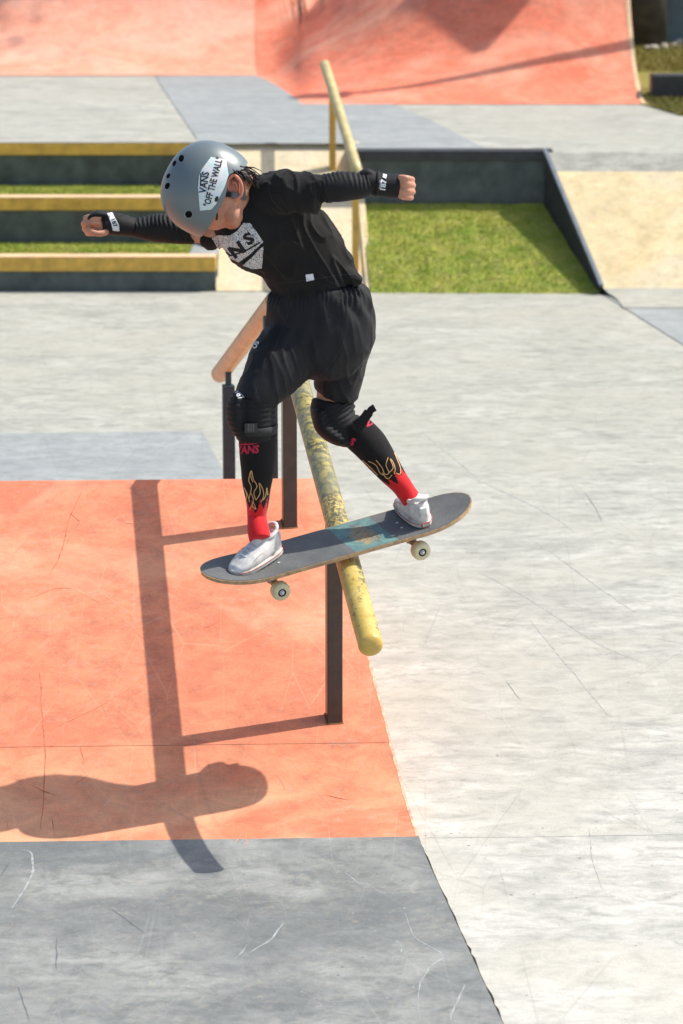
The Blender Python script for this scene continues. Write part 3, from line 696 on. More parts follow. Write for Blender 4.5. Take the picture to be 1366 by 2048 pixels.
for sgn in (-1, 1):
    cx = sgn*.215
    tr_ = empty('truck'); tr_.parent = bd; tr_.location = (cx, 0, 0)
    m_ = MB(); m_.box((sgn*-.005, 0, -.006), (.036, .026, .006)); m_.build('baseplate', M['metal'], tr_, bevel=.002)
    m_ = MB(); m_.tube([(0, -.062, -.042), (0, -.03, -.040), (0, 0, -.034), (0, .03, -.040), (0, .062, -.042)], [.008, .011, .016, .011, .008], 12)
    m_.tube([(0, 0, -.034), (sgn*-.02, 0, -.012)], [.014, .012], 10); m_.tube([(0, 0, -.05), (0, 0, -.01)], [.012, .013], 12); m_.build('hanger', M['metal'], tr_, True)
    m_ = MB(); m_.tube([(0, -.105, -.042), (0, .105, -.042)], .004, 10); m_.build('axle', M['chrome'], tr_, True)
    for ws in (-1, 1):
        w = empty('wheel'); w.parent = bd; w.location = (cx, ws*.083, -.042)
        w.matrix_basis = Matrix.Translation((cx, ws*.083, -.042))
        prf = [(-.0165, .012), (-.0165, .019), (-.0155, .0235), (-.011, .0268), (-.005, .0278), (.005, .0278), (.011, .0268), (.0155, .0235), (.0165, .019), (.0165, .012)]
        m_ = MB(); n = 32; m_.grid([[Vector((rr*math.cos(2*math.pi*k/n), yy, rr*math.sin(2*math.pi*k/n))) for k in range(n+1)] for yy, rr in prf]); m_.build('tyre', M['dirtwhite'], w, True)
        m_ = MB(); m_.tube([(0, -.0135, 0), (0, .0135, 0)], .0125, 20); m_.build('bearing', M['black'], w, True)
        m_ = MB(); m_.tube([(0, ws*.010, 0), (0, ws*.0165, 0)], .0075, 16); m_.tube([(0, ws*.0165, 0), (0, ws*.0205, 0)], .0048, 6); m_.build('axle_nut', M['chrome'], w)
    for bx in (-.021, .021):
        for by in (-.019, .019):
            l = cx+bx+(-.005*sgn); m_ = MB(); m_.tube([(l, by, bsurf(l, by)+.0112), (l, by, bsurf(l, by)+.0128)], .0042, 10); m_.build('bolt', M['chrome'], bd)
bpy.context.view_layer.update()
def board_pt(l, w): return bd.matrix_world @ Vector((l, w, bsurf(l, w)+.0114))
# ------------------------------------------------------------------ soft body helpers
YP = BO.y
def at(px, py, dY=0): return on_Y(px, py, YP+dY)
def cr(st, sub):
    out = []
    for i in range(len(st)-1):
        p0, p1, p2, p3 = st[max(i-1, 0)], st[i], st[i+1], st[min(i+2, len(st)-1)]
        for k in range(sub):
            t = k/sub; out.append([.5*((2*b)+(-a+c)*t+(2*a-5*b+4*c-d)*t*t+(-a+3*b-3*c+d)*t**3) for a, b, c, d in zip(p0, p1, p2, p3)])
    out.append(list(st[-1])); return out
def loft(mb_, st, n=28, sub=4, caps=(.7, .7), m=0, prm=None):
    """swept limb: stations (px, py, dY, half width px, half depth px), given where the photo shows them, real radii in metres"""
    S = cr([list(map(float, s)) for s in st], sub); C = [at(s[0], s[1], s[2]) for s in S]; rings = []; rk = []
    for i, (s, c) in enumerate(zip(S, C)):
        t = (C[min(i+1, len(C)-1)]-C[max(i-1, 0)]).normalized(); v = (c-CAMP).normalized()
        u = t.cross(v).normalized(); w = u.cross(t).normalized(); q = psize(c)
        rings.append((c, t, u, w, s[3]*q, s[4]*q, i/(len(S)-1)))
    def cap(r, sgn, f):
        c, t, u, w, a, b_, k = r; out = []
        for j in range(1, 6):
            an = R(90)*j/6; e = min(a, b_)*f
            out.append((c+t*sgn*e*math.sin(an), t, u, w, a*math.cos(an), b_*math.cos(an), k))
        return out
    allr = (cap(rings[0], -1, caps[0])[::-1] if caps[0] else [])+rings+(cap(rings[-1], 1, caps[1]) if caps[1] else [])
    vs = []; base = len(mb_.v)
    for c, t, u, w, a, b_, k in allr:
        for j in range(n):
            an = 2*math.pi*j/n; vs.append(c+u*a*math.cos(an)+w*b_*math.sin(an))
            if prm is not None: prm.append((k, an))
    fs = [[i*n+j, i*n+(j+1) % n, (i+1)*n+(j+1) % n, (i+1)*n+j] for i in range(len(allr)-1) for j in range(n)]
    fs.append(list(range(n))[::-1]); fs.append([(len(allr)-1)*n+j for j in range(n)])
    mb_.add(vs, fs, m)
def ell(mb_, c, ax, n=20):
    """ellipsoid about c with three axis vectors"""
    P = []
    for i in range(n+1):
        a = math.pi*i/n; a = min(max(a, .02), math.pi-.02); P.append([c+ax[0]*math.cos(a)+(ax[1]*math.cos(b_)+ax[2]*math.sin(b_))*math.sin(a) for b_ in [2*math.pi*k/(2*n) for k in range(2*n)]])
    nn = 2*n; vs = [p for r in P for p in r]
    fs = [[i*nn+j, i*nn+(j+1) % nn, (i+1)*nn+(j+1) % nn, (i+1)*nn+j] for i in range(n) for j in range(nn)]
    fs.append(list(range(nn))[::-1]); fs.append([n*nn+j for j in range(nn)]); mb_.add(vs, fs)
def fuse(name, mb_, voxel, mat, parent, smooth_it=6, fn=None):
    me = mb_.mesh('tmp'); bm = bmesh.new(); bm.from_mesh(me); bmesh.ops.recalc_face_normals(bm, faces=bm.faces); bm.to_mesh(me); bm.free()
    o = bpy.data.objects.new('tmp', me); COL.objects.link(o)
    r = o.modifiers.new('r', 'REMESH'); r.mode = 'VOXEL'; r.voxel_size = voxel; r.use_smooth_shade = True
    if smooth_it:
        s = o.modifiers.new('s', 'SMOOTH'); s.factor = .5; s.iterations = smooth_it
    dg = bpy.context.evaluated_depsgraph_get(); out = bpy.data.meshes.new_from_object(o.evaluated_get(dg))
    bpy.data.objects.remove(o); bpy.data.meshes.remove(me)
    if fn:
        nr = [v.normal.copy() for v in out.vertices]
        for v, n_v in zip(out.vertices, nr): v.co += n_v*fn(v.co, n_v)
    out.name = name
    return link(name, out, mat, parent, True)
def bvh(o):
    me = o.data; mw = o.matrix_world
    return BVHTree.FromPolygons([mw @ v.co for v in me.vertices], [tuple(p.vertices) for p in me.polygons])
def decal(name, polys, target, mat, parent, off=.0016, maxe=4.0):
    """printed marks laid onto a curved surface; polys = list of (verts2d, faces)"""
    bm = bmesh.new()
    for vs, fs in polys:
        bv = [bm.verts.new((x, y, 0)) for x, y in vs]
        for f in fs:
            try: bm.faces.new([bv[i] for i in f])
            except ValueError: pass
    bmesh.ops.triangulate(bm, faces=bm.faces)
    for _ in range(6):
        es = [e for e in bm.edges if e.calc_length() > maxe]
        if not es: break
        bmesh.ops.subdivide_edges(bm, edges=es, cuts=1); bmesh.ops.triangulate(bm, faces=bm.faces)
    dead = []
    for v in bm.verts:
        d = ray(v.co.x, v.co.y).normalized(); hit = target.ray_cast(CAMP, d)
        if hit[0] is None: dead.append(v); continue
        n_ = hit[1] if hit[1].dot(d) < 0 else -hit[1]
        v.co = hit[0]+n_*off
    bmesh.ops.delete(bm, geom=dead, context='VERTS')
    me = bpy.data.meshes.new(name); bm.to_mesh(me); bm.free()
    return link(name, me, mat, parent)
def text2d(body, cx, cy, h, ang=0, sx=1.0, shear=0, bold=.03):
    """letters as flat outlines: height h px, turned by ang degrees (clockwise in the picture)"""
    cu = bpy.data.curves.new('t', 'FONT'); cu.body = body; cu.size = 1; cu.offset = bold; cu.align_x = 'CENTER'; cu.align_y = 'CENTER'; cu.resolution_u = 2
    o = bpy.data.objects.new('t', cu); COL.objects.link(o)
    dg = bpy.context.evaluated_depsgraph_get(); me = bpy.data.meshes.new_from_object(o.evaluated_get(dg)); bpy.data.objects.remove(o)
    k = h/.7; a = R(ang); vs = []
    for v in me.vertices:
        x, y = v.co.x*k*sx+shear*v.co.y*k, -v.co.y*k
        vs.append((cx+x*math.cos(a)-y*math.sin(a), cy+x*math.sin(a)+y*math.cos(a)))
    fs = [list(p.vertices) for p in me.polygons]; bpy.data.meshes.remove(me); return (vs, fs)
def poly2d(pts): return (list(pts), [list(range(len(pts)))])
def stroke2d(pts, w):
    pts = smoothpath([(*p, 0) for p in pts], 5); L, Q = [], []
    for i, p in enumerate(pts):
        a, b_ = pts[max(i-1, 0)], pts[min(i+1, len(pts)-1)]; dx, dy = b_[0]-a[0], b_[1]-a[1]; l = math.hypot(dx, dy) or 1
        k = w*.5*(1 if not isinstance(w, tuple) else 1); L.append((p[0]-dy/l*k, p[1]+dx/l*k)); Q.append((p[0]+dy/l*k, p[1]-dx/l*k))
    n = len(L); return (L+Q, [[i, i+1, n+i+1, n+i] for i in range(n-1)])
# ------------------------------------------------------------------ person materials
def skin():
    t = NT('sunlit_skin', .5, .4); v = t.map(); n = t.noise(v, 22, 5, .6); n2 = t.noise(v, 220, 3)
    t.col(t.mix(t.ramp(n, [(.35, 0.0), (.65, 1.0)]), (.43, .19, .115), (.56, .28, .185)))
    t.b.inputs['Subsurface Weight'].default_value = .15; t.b.inputs['Subsurface Radius'].default_value = (.012, .005, .003); t.bump(n2, .15, .001); return t.m
def cloth(name, c, rough=.85, sheen=.25, weave=900, fold=0):
    t = NT(name, rough, .25); v = t.map(); n = t.noise(v, 9, 4, .6); w = t.noise(v, weave, 2)
    t.col(t.mix(1.0, c, t.ramp(n, [(.3, .8), (.7, 1.2)]), 'MULTIPLY')); t.b.inputs['Sheen Weight'].default_value = sheen; t.b.inputs['Sheen Roughness'].default_value = .4
    f = t.noise(t.map((1, 1, .45)), 24, 4, .6, .8)
    t.bump(t.mix(.25, f, w), .45, .008); return t.m
M['skin'] = skin(); M['shirt'] = cloth('black_cotton_jersey', (.013, .012, .0115), .9, .06); M['shorts'] = cloth('black_woven_shorts', (.010, .0105, .013), .62, .05)
M['pad'] = cloth('black_neoprene_pad', (.009, .009, .010), .62, .03); M['sock'] = cloth('black_ribbed_sock', (.011, .010, .010), .9, .05)
M['redsock'] = cloth('red_sock_foot', (.60, .018, .022), .85, .2); M['redprint'] = plain('crimson_sock_print', (.48, .03, .07), .8, .2, .2, 90)
M['white'] = plain('white_print', (.70, .70, .72), .6, .3, .15, 90); M['flame'] = plain('pale_orange_flame_print', (.70, .40, .17), .8, .2, .15, 90)
M['shoe'] = plain('white_shoe_leather', (.60, .585, .56), .6, .35, .28, 34); M['sole'] = plain('off_white_shoe_sole', (.56, .53, .47), .6, .4, .3, 40)
M['inkblack'] = plain('black_lettering', (.012, .012, .016), .5, .4, .1, 90); M['hair'] = plain('dark_brown_hair', (.022, .014, .010), .45, .5, .4, 90)
M['lip'] = plain('lip_and_ear_red', (.50, .14, .10), .5, .4, .1, 60)
def helmetmat():
    t = NT('matt_slate_helmet_shell', .36, .5); v = t.map(); n = t.noise(v, 8, 5)
    t.col(t.mix(t.ramp(n, [(.3, 0.0), (.7, 1.0)]), (.108, .14, .148), (.132, .165, .172))); t.b.inputs['Coat Weight'].default_value = .35; t.b.inputs['Coat Roughness'].default_value = .33
    t.bump(t.noise(v, 300, 2), .05, .001); return t.m
M['helmet'] = helmetmat()
person = empty('person'); tag(person, 'child skater in black clothes and grey helmet, arms spread, sliding the board down the rail', 'person')
nz = lambda p, s, o=0: noise.noise(Vector((p.x*s+o, p.y*s, p.z*s)))
# head axes (crown points up-left in view, brow points down)
HC = at(415, 378, -.03); q = psize(HC)
Rt = Vector((1, 0, 0)); Up = Vector((0, math.sin(TH), math.cos(TH))); Vw = (HC-CAMP).normalized()
hU = (Rt*-.878+Up*.478-Vw*.16).normalized(); hF = Rt*-.478-Up*.878; hF = (hF-hU*hF.dot(hU)).normalized(); hS = hU.cross(hF).normalized()
if hS.dot(Vw) > 0: hS = -hS            # towards the camera
# ---- skin body, one continuous mesh
bm_ = MB()
hc = HC-hU*24*q-hF*4*q
ell(bm_, hc, (hU*70*q, hF*76*q, hS*60*q))
ell(bm_, at(466, 428, -.035), (Rt*26*q, Up*34*q, Vw*52*q))          # jaw
ell(bm_, at(449, 455, -.02), (Rt*11*q, Up*12*q, Vw*12*q))           # nose
ell(bm_, at(466, 458, -.02), (Rt*9*q, Up*6.5*q, Vw*20*q)); ell(bm_, at(480, 452, -.02), (Rt*12*q, Up*12*q, Vw*26*q))
ell(bm_, at(461, 418, -.085), (Rt*17*q, Up*24*q, Vw*14*q))          # cheek
loft(bm_, [(478, 385, 0, 34, 34), (500, 388, 0, 36, 34), (530, 400, .02, 44, 42)], sub=3)
loft(bm_, [(640, 620, .06, 72, 50), (600, 500, .03, 62, 50), (540, 430, .01, 74, 50), (515, 405, 0, 60, 44)], sub=4)
loft(bm_, [(548, 392, -.05, 36, 34), (600, 385, -.08, 28, 28), (660, 375, -.10, 22, 22), (700, 374, -.10, 20, 21), (750, 374, -.09, 16.5, 17), (790, 374, -.085, 13, 16), (806, 374, -.085, 16, 21)], sub=4, caps=(.5, .5))
loft(bm_, [(500, 430, .08, 36, 34), (440, 462, .12, 26, 26), (372, 462, .14, 21, 21), (330, 455, .14, 20, 20), (270, 453, .13, 15, 16), (225, 450, .12, 12.5, 15), (205, 450, .12, 16, 20)], sub=4, caps=(.5, .5))
loft(bm_, [(602, 665, .04, 40, 34), (565, 725, .0, 40, 38), (518, 800, -.05, 34, 37), (512, 870, -.05, 29, 31), (516, 930, -.04, 27, 30), (516, 1000, -.03, 17, 21), (512, 1060, -.02, 16, 22)])
loft(bm_, [(680, 670, .09, 40, 40), (675, 720, .12, 42, 45), (668, 790, .12, 35, 40), (668, 835, .11, 33, 37), (706, 866, .10, 22, 24), (745, 900, .07, 22, 25), (790, 960, .065, 17, 20), (822, 1005, .08, 16, 20)])
# right-of-picture fist: four curled fingers one below the other, thumb folded behind
def tub(mb_, pts, r, n=12):
    P_ = [at(*p) for p in smoothpath(pts, 5)]; q_ = psize(P_[0]); k = len(P_)
    rs = [r*q_*(1-.16*i/(k-1)) for i in range(k)]
    mb_.tube([P_[0]-(P_[1]-P_[0]).normalized()*rs[0]*.4]+P_+[P_[-1]+(P_[-1]-P_[-2]).normalized()*rs[-1]*.6], [rs[0]*.6]+rs+[rs[-1]*.55], n)
ell(bm_, at(806, 374, -.085), (Rt*13*q, Up*25*q, Vw*19*q))
fin = [(356, 6.4, 0), (368, 7.0, 1.5), (381, 6.9, 1), (393, 6.0, -2)]
for y, r_f, dx in fin:
    tub(bm_, [(799, y-1, -.108), (812+dx, y, -.114), (822+dx, y+2, -.100), (824+dx, y+3, -.078), (814+dx, y+3, -.066), (803, y+2, -.070)], r_f)
tub(bm_, [(792, 384, -.06), (803, 392, -.055), (815, 384, -.052), (820, 372, -.055)], 6.6)
# left-of-picture fist: thumb side seen, fingers wrapped
ell(bm_, at(198, 452, .12), (Rt*16*q, Up*22*q, Vw*19*q))
for y, r_f, dx, dd in ((436, 6.6, 2, .0), (447, 7.0, -2, .0), (457, 6.8, 0, .012), (466, 5.8, 5, .02)):
    tub(bm_, [(200, y-2, .095+dd), (186+dx, y-3, .088+dd), (173+dx, y-1, .098+dd), (170+dx, y+1, .118+dd), (180+dx, y+2, .135+dd), (192, y+1, .13+dd)], r_f)
tub(bm_, [(214, 463, .095), (200, 467, .082), (185, 464, .076), (174, 457, .08)], 7.2)
body = fuse('body', bm_, .0032, M['skin'], person, 3)
bbv = bvh(body)
# ---- face details on the head
em = MB(); ell(em, at(440, 434, -.092), (Rt*5*q, Up*3.2*q, Vw*3*q), 8); em.build('eye', M['inkblack'], person, True)
decal('eyebrow', [stroke2d([(431, 421), (434, 430), (433, 440)], 4)], bbv, M['hair'], person, .001)
decal('lips', [stroke2d([(461, 452), (466, 458), (472, 459)], 4)], bbv, M['lip'], person, .001)
# ear: concha rim and lobe
er = MB(); ec = at(467, 372, -.098)
rim = [(462, 388), (456, 376), (455, 362), (462, 353), (471, 352), (480, 362), (484, 376), (482, 390), (474, 398), (466, 394)]
P_ = [at(x, y, -.098-.012*(1 if x > 470 else .3)) for x, y, z in smoothpath([(a, b_, 0) for a, b_ in rim], 4)]
er.tube(P_, 3.6*q, 10); ell(er, at(469, 375, -.094), (Rt*12*q, Up*20*q, Vw*6*q), 10); ell(er, at(476, 395, -.098), (Rt*6*q, Up*7*q, Vw*5*q), 8)
er.tube([at(464, 364, -.103), at(472, 366, -.106), at(475, 378, -.105), at(471, 386, -.103)], 2.6*q, 8)
M['ear'] = plain('sun_reddened_ear', (.56, .20, .125), .5, .4, .15, 60)
fuse('ear', er, .0016, M['ear'], person, 2)
# hair: locks behind ear and at nape
hm_ = MB()
for i in range(150):
    x0 = random.uniform(462, 492); y0 = random.uniform(332, 352); dpt = random.uniform(-.10, .03)
    x1 = x0+random.uniform(12, 38); y1 = y0+random.uniform(4, 42)
    if i % 3 == 0: x0, y0, x1, y1 = random.uniform(452, 462), random.uniform(344, 356), random.uniform(462, 482), random.uniform(342, 352); dpt = random.uniform(-.095, -.05)
    hm_.tube([at(x0, y0, dpt), at((x0+x1)/2+random.uniform(-2, 4), (y0+y1)/2-3, dpt-.006), at(x1, y1, dpt+.0)], [1.6*q, 1.4*q, .5*q], 5)
ell(hm_, at(478, 350, -.035), (Rt*22*q, Up*16*q, Vw*46*q), 12)
hm_.build('hair', M['hair'], person, True)
# ---- helmet
hs = MB(); n = 40; ring = []
CUT = -.42
def hp_(a, b_, f=1.0):     # a: latitude from crown, b: around
    e = 2.25
    x = math.sin(a)*math.cos(b_); y = math.sin(a)*math.sin(b_); z = math.cos(a)
    k = (abs(x)**e+abs(y)**e+abs(z)**e)**(-1/e)
    return HC+(hF*x*95+hS*y*76+hU*z*90)*q*k*f
amax = []
for j in range(2*n):
    b_ = 2*math.pi*j/(2*n); side = abs(math.sin(b_))**3; ear = side*(1 if math.cos(b_) > -.75 else .5)
    # rim sits higher above the ears, lower at the nape
    cz = -.36+.16*math.exp(-((math.cos(b_)+.38)/.22)**2)*(abs(math.sin(b_))**1)-.12*(math.cos(b_) < -.6)*abs(math.cos(b_))
    amax.append(math.acos(max(-.9, cz)))
O_, I_ = [], []
for i in range(n+1):
    O_.append([hp_(max(.01, amax[j]*i/n), 2*math.pi*j/(2*n)) for j in range(2*n)]); I_.append([hp_(max(.01, amax[j]*i/n), 2*math.pi*j/(2*n), .90) for j in range(2*n)])
def closed(mb_, G, rev=False):
    nn = len(G[0]); vs = [p for r in G for p in r]; fs = [[i*nn+j, i*nn+(j+1) % nn, (i+1)*nn+(j+1) % nn, (i+1)*nn+j] for i in range(len(G)-1) for j in range(nn)]
    mb_.add(vs, fs)
closed(hs, O_); closed(hs, [O_[-1], [a.lerp(b_, .5)-hU*1.2*q for a, b_ in zip(O_[-1], I_[-1])], I_[-1]]); closed(hs, I_)
hs.add(O_[0], [list(range(2*n))]); 
helmet = hs.build('helmet', M['helmet'], person, True)
hv = bvh(helmet)
M['foam'] = plain('black_helmet_foam', (.012, .012, .013), .9, .1, .2, 60)
lm_ = MB(); closed(lm_, [[hp_(max(.01, amax[j]*i/n), 2*math.pi*j/(2*n), .895) for j in range(2*n)] for i in range(n+1)]+[[hp_(amax[j], 2*math.pi*j/(2*n), .80) for j in range(2*n)]]); lm_.build('liner', M['foam'], helmet, True)
def disc(cx, cy, rx, ry, ang=0, n=20):
    a = R(ang); return poly2d([(cx+rx*math.cos(t)*math.cos(a)-ry*math.sin(t)*math.sin(a), cy+rx*math.cos(t)*math.sin(a)+ry*math.sin(t)*math.cos(a)) for t in [2*math.pi*k/n for k in range(n)]])
M['vent'] = plain('black_vent_hole', (.006, .006, .007), .95, .05, .1, 60, 0)
M['ventrim'] = plain('vent_rim', (.23, .28, .30), .4, .5, .1, 60, 0)
for cx, cy, rx, ry, an in ((363, 317, 5.4, 7.5, 15), (349, 327, 3.4, 6.2, 22), (337, 352, 3.4, 5.6, 28), (335, 372, 4.6, 7.0, 22), (377.5, 428.5, 7.2, 7.2, 0)):
    v_ = decal('vent', [disc(cx, cy, rx, ry, an)], hv, M['vent'], helmet, .0009)
    n_ = 24; a_ = R(an); o1 = [(cx-.5+(rx+1.3)*math.cos(t)*math.cos(a_)-(ry+1.3)*math.sin(t)*math.sin(a_), cy+.3+(rx+1.3)*math.cos(t)*math.sin(a_)+(ry+1.3)*math.sin(t)*math.cos(a_)) for t in [2*math.pi*k/n_ for k in range(n_)]]
    decal('vent_rim', [poly2d(o1)], hv, M['ventrim'], helmet, .0005)
# sticker
def stickermat():
    t = NT('holographic_sticker', .3, .6); v = t.map(); n = t.noise(v, 16, 2, .5, .5)
    t.col(t.ramp(n, [(.3, (.50, .62, .70)), (.42, (.66, .68, .66)), (.52, (.50, .66, .64)), (.6, (.70, .66, .72)), (.7, (.62, .70, .52))])); return t.m
M['sticker'] = stickermat()
sk = [(422, 314), (452, 320), (457, 350), (449, 374), (440, 392), (432, 408), (422, 419), (400, 421), (398, 400), (396, 375), (398, 352), (404, 338), (413, 326)]
stk = decal('sticker', [poly2d(sk)], hv, M['sticker'], helmet, .0012, 5)
decal('sticker_lettering', [text2d('VANS', 409, 365, 14, -81, .85, 0, .03), poly2d([(400.5, 347), (403, 346.5), (402.5, 372), (399.8, 373)]), text2d('"OFF THE WALL"', 427, 364, 13, -75, .72, 0, .03)], hv, M['inkblack'], helmet, .0018, 3)
decal('sticker_badge', [disc(433, 398, 3.5, 6, 20)], hv, M['inkblack'], helmet, .0019, 3)
# chin strap and buckle
M['strap'] = plain('grey_webbing_strap', (.13, .13, .13), .8, .2, .2, 150)
sm_ = MB()
def strap(mb_, pts, w, th=.002):
    P_ = [at(*p) for p in smoothpath(pts, 5)]
    for sgn in (0,):
        A, B_, Cc, D = [], [], [], []
        for i, p in enumerate(P_):
            t = (P_[min(i+1, len(P_)-1)]-P_[max(i-1, 0)]).normalized(); v = (p-CAMP).normalized(); u = t.cross(v).normalized()*w*.5*q; nn = -v*th
            A.append(p+u+nn); B_.append(p-u+nn); Cc.append(p-u-nn); D.append(p+u-nn)
        mb_.grid([A, B_, Cc, D, A])
strap(sm_, [(451, 378, -.098), (458, 388, -.108), (470, 391, -.113), (484, 394, -.10), (492, 398, -.07)], 11)
strap(sm_, [(476, 340, -.085), (484, 362, -.098), (487, 385, -.10), (490, 400, -.08)], 7)
sm_.build('chin_strap', M['strap'], helmet)
sm_ = MB(); sm_.box(at(457, 389, -.114), (5*q, .004, 5*q)); sm_.build('strap_buckle', M['pad'], helmet, bevel=.001)
# ---- shirt
tm = MB()
loft(tm, [(633, 574, .055, 91, 64), (622, 545, .05, 84, 62), (585, 492, .03, 88, 64), (540, 448, .01, 103, 66), (512, 414, .0, 96, 60), (500, 388, -.005, 62, 48), (492, 376, -.01, 42, 40)], n=40, sub=6, caps=(.12, .3))
loft(tm, [(535, 395, -.03, 48, 46), (575, 384, -.065, 42, 42), (610, 387, -.085, 40, 38), (636, 391, -.095, 38, 34)], n=30, sub=5, caps=(.6, .1))
loft(tm, [(615, 378, -.09, 27, 27), (645, 376, -.10, 25.5, 25.5), (672, 374, -.10, 25, 25)], sub=3)
loft(tm, [(505, 432, .06, 46, 44), (462, 455, .11, 34, 34), (428, 468, .13, 29, 28), (405, 468, .135, 25, 25)], n=30, sub=5, caps=(.6, .1))
loft(tm, [(690, 548, .03, 20, 30), (712, 558, .02, 14, 26), (722, 563, .02, 10, 22)], n=20, sub=4, caps=(.5, .2))     # hem kicked out at the back
def shirt_f(p, n_):
    # folds run along the stretched side, from armpit to hip
    a = p.x*9+p.z*14; w = Vector((p.x*10+p.z*9, p.y*7, p.z*13-p.x*14))
    f = noise.noise(Vector((p.x*30+p.z*20, p.y*16, (p.z-p.x*.7)*8+3))); g = noise.noise(Vector((p.x*11+5, p.y*9, p.z*11)))
    r_ = 1-abs(f)*2
    return .0075*(r_**3 if r_ > 0 else 0)+.008*g-.001
shirt = fuse('shirt', tm, .0042, M['shirt'], person, 5, shirt_f)
sv = bvh(shirt)
# printed chest panel with pale ornament
def printmat():
    t = NT('white_bandana_print', .8, .2); v = t.map()
    e = t.vor(t.map(), 190, 'DISTANCE_TO_EDGE'); w = t.n.new('ShaderNodeTexWave'); t.l.new(t.map((1, 1, 1), (.3, .4, .8)), w.inputs[0]); w.inputs['Scale'].default_value = 60; w.inputs['Distortion'].default_value = 14; w.inputs['Detail'].default_value = 3
    a = t.ramp(e, [(.10, 1.0), (.17, 0.0)]); b_ = t.ramp(w.outputs[1], [(.5, 0.0), (.62, 1.0)]); m = t.math('MAXIMUM', a, b_)
    t.col(t.mix(m, (.02, .018, .018), (.58, .57, .56))); return t.m
M['print'] = printmat()
decal('chest_print', [poly2d([(424, 476), (437, 470), (460, 471), (474, 462), (487, 446), (499, 446), (512, 462), (526, 484), (500, 508), (478, 524), (452, 512), (436, 496)]),
                      poly2d([(527, 492), (524, 536), (505, 538), (486, 530), (504, 514), (520, 497)])], sv, M['print'], shirt, .0018, 5)
M['printink'] = plain('washed_black_print', (.02, .018, .02), .8, .2, .2, 90, 0)
decal('chest_lettering', [text2d('S', 498, 478, 22, -36, 1.1, 0, .05), text2d('N', 475, 500, 24, -36, 1.1, 0, .05), text2d('A', 452, 507, 14, -30, 1.0, 0, .04), stroke2d([(458, 512), (492, 500), (520, 484)], 3)], sv, M['printink'], shirt, .0026, 4)
decal('hem_tag', [poly2d([(611, 549), (626, 547), (628, 560), (613, 563)])], sv, M['white'], shirt, .0022, 4)
M['seam'] = plain('dark_grey_stitching', (.035, .034, .034), .8, .2, .4, 200, 0)
decal('hem_seam', [stroke2d([(556, 566), (590, 563), (640, 556), (690, 549), (716, 551)], 1.2)], sv, M['seam'], shirt, .001, 4)
decal('sleeve_seam', [stroke2d([(628, 362), (630, 385), (627, 418)], 1.2)], sv, M['seam'], shirt, .001, 4)
decal('armhole_seam', [stroke2d([(548, 345), (538, 372), (545, 400), (566, 422)], 1.3)], sv, M['seam'], shirt, .001, 4)
# ---- shorts
hm2 = MB()
loft(hm2, [(643, 572, .055, 84, 62), (643, 590, .055, 100, 70), (641, 620, .06, 108, 76), (641, 655, .06, 109, 80), (642, 695, .06, 102, 78), (640, 725, .06, 78, 66)], n=44, sub=5, caps=(.15, .5))
loft(hm2, [(612, 640, .06, 56, 50), (592, 676, .04, 60, 60), (566, 716, .01, 65, 62), (541, 752, -.02, 57, 60), (520, 782, -.045, 46, 52), (512, 800, -.05, 42, 48)], n=34, sub=5, caps=(.6, .08))
loft(hm2, [(694, 664, .10, 56, 66), (683, 712, .115, 52, 62), (678, 748, .12, 49, 58), (672, 778, .12, 46, 54), (668, 790, .12, 43, 50)], n=34, sub=5, caps=(.6, .08))
YWst = at(643, 576).z
def shorts_f(p, n_):
    dz = (YWst-p.z)/psize(HC)           # px below waist
    k = math.atan2(p.x-at(643, 600).x, -(p.y-YP-.055))
    g = math.exp(-((dz-8)/26)**2) if dz > 8 else 1
    f = .0030*g*math.sin(k*52+9*nz(p, 9))*(1+1.2*nz(p, 30)) if dz < 70 else 0
    f += .006*max(0, min(1, (dz-12)/30))*max(0, 1-dz/190)*math.sin(k*13+6*nz(p, 6)+dz*.006)*(.45+1.3*nz(p, 7, 4))
    u = Vector((p.x*30+p.z*7, p.y*22, p.z*6+p.x*5+2)); r_ = 1-abs(noise.noise(u))*2.4
    f += .0045*(r_**2 if r_ > 0 else 0)*(.35+.65*min(1, max(0, (dz-40)/60)))*(.5+1.2*abs(nz(p, 7, 9)))+.0022*nz(p, 12)
    return f
shorts = fuse('shorts', hm2, .0042, M['shorts'], person, 14, shorts_f)
shv = bvh(shorts)
decal('side_print', [text2d('OS', 512, 690, 10, -62, .9), ], shv, M['white'], shorts, .0022, 3)
decal('side_seam', [stroke2d([(588, 590), (572, 640), (548, 700), (520, 760), (508, 795)], 1.3)], shv, M['seam'], shorts, .001, 4)
decal('centre_seam', [stroke2d([(690, 585), (694, 640), (684, 690), (655, 735), (628, 760)], 1.2)], shv, M['seam'], shorts, .001, 4)
# ---- elbow pads, wrist guards
def rings_f(px0, amp, fr):
    def f(p, n_): return amp*(.7+1.6*nz(p, 12, 7))*math.sin((p.x+.35*p.z)/psize(HC)/fr*2*math.pi+5.0*nz(p, 16))*max(0, min(1, n_.z+.65))+.002*nz(p, 22)
    return f
e1_ = MB(); loft(e1_, [(648, 377, -.10, 27, 30), (672, 374, -.10, 31, 33), (700, 373, -.10, 29, 32), (722, 372, -.095, 26, 29), (738, 368, -.09, 21, 25)], sub=5, caps=(.15, .3))
loft(e1_, [(657, 385, -.10, 22, 28), (680, 386, -.10, 16, 26), (705, 380, -.10, 18, 24)], sub=4)
ep = fuse('elbow_pad', e1_, .0032, M['pad'], person, 3, rings_f(0, .0028, 9.5))
ep['label'] = 'black pleated elbow pad on the arm stretched back'
e2_ = MB(); loft(e2_, [(384, 464, .135, 22, 25), (362, 461, .14, 27, 29), (330, 456, .14, 29, 31), (300, 456, .14, 26, 28), (268, 455, .13, 19, 22)], sub=5, caps=(.15, .3))
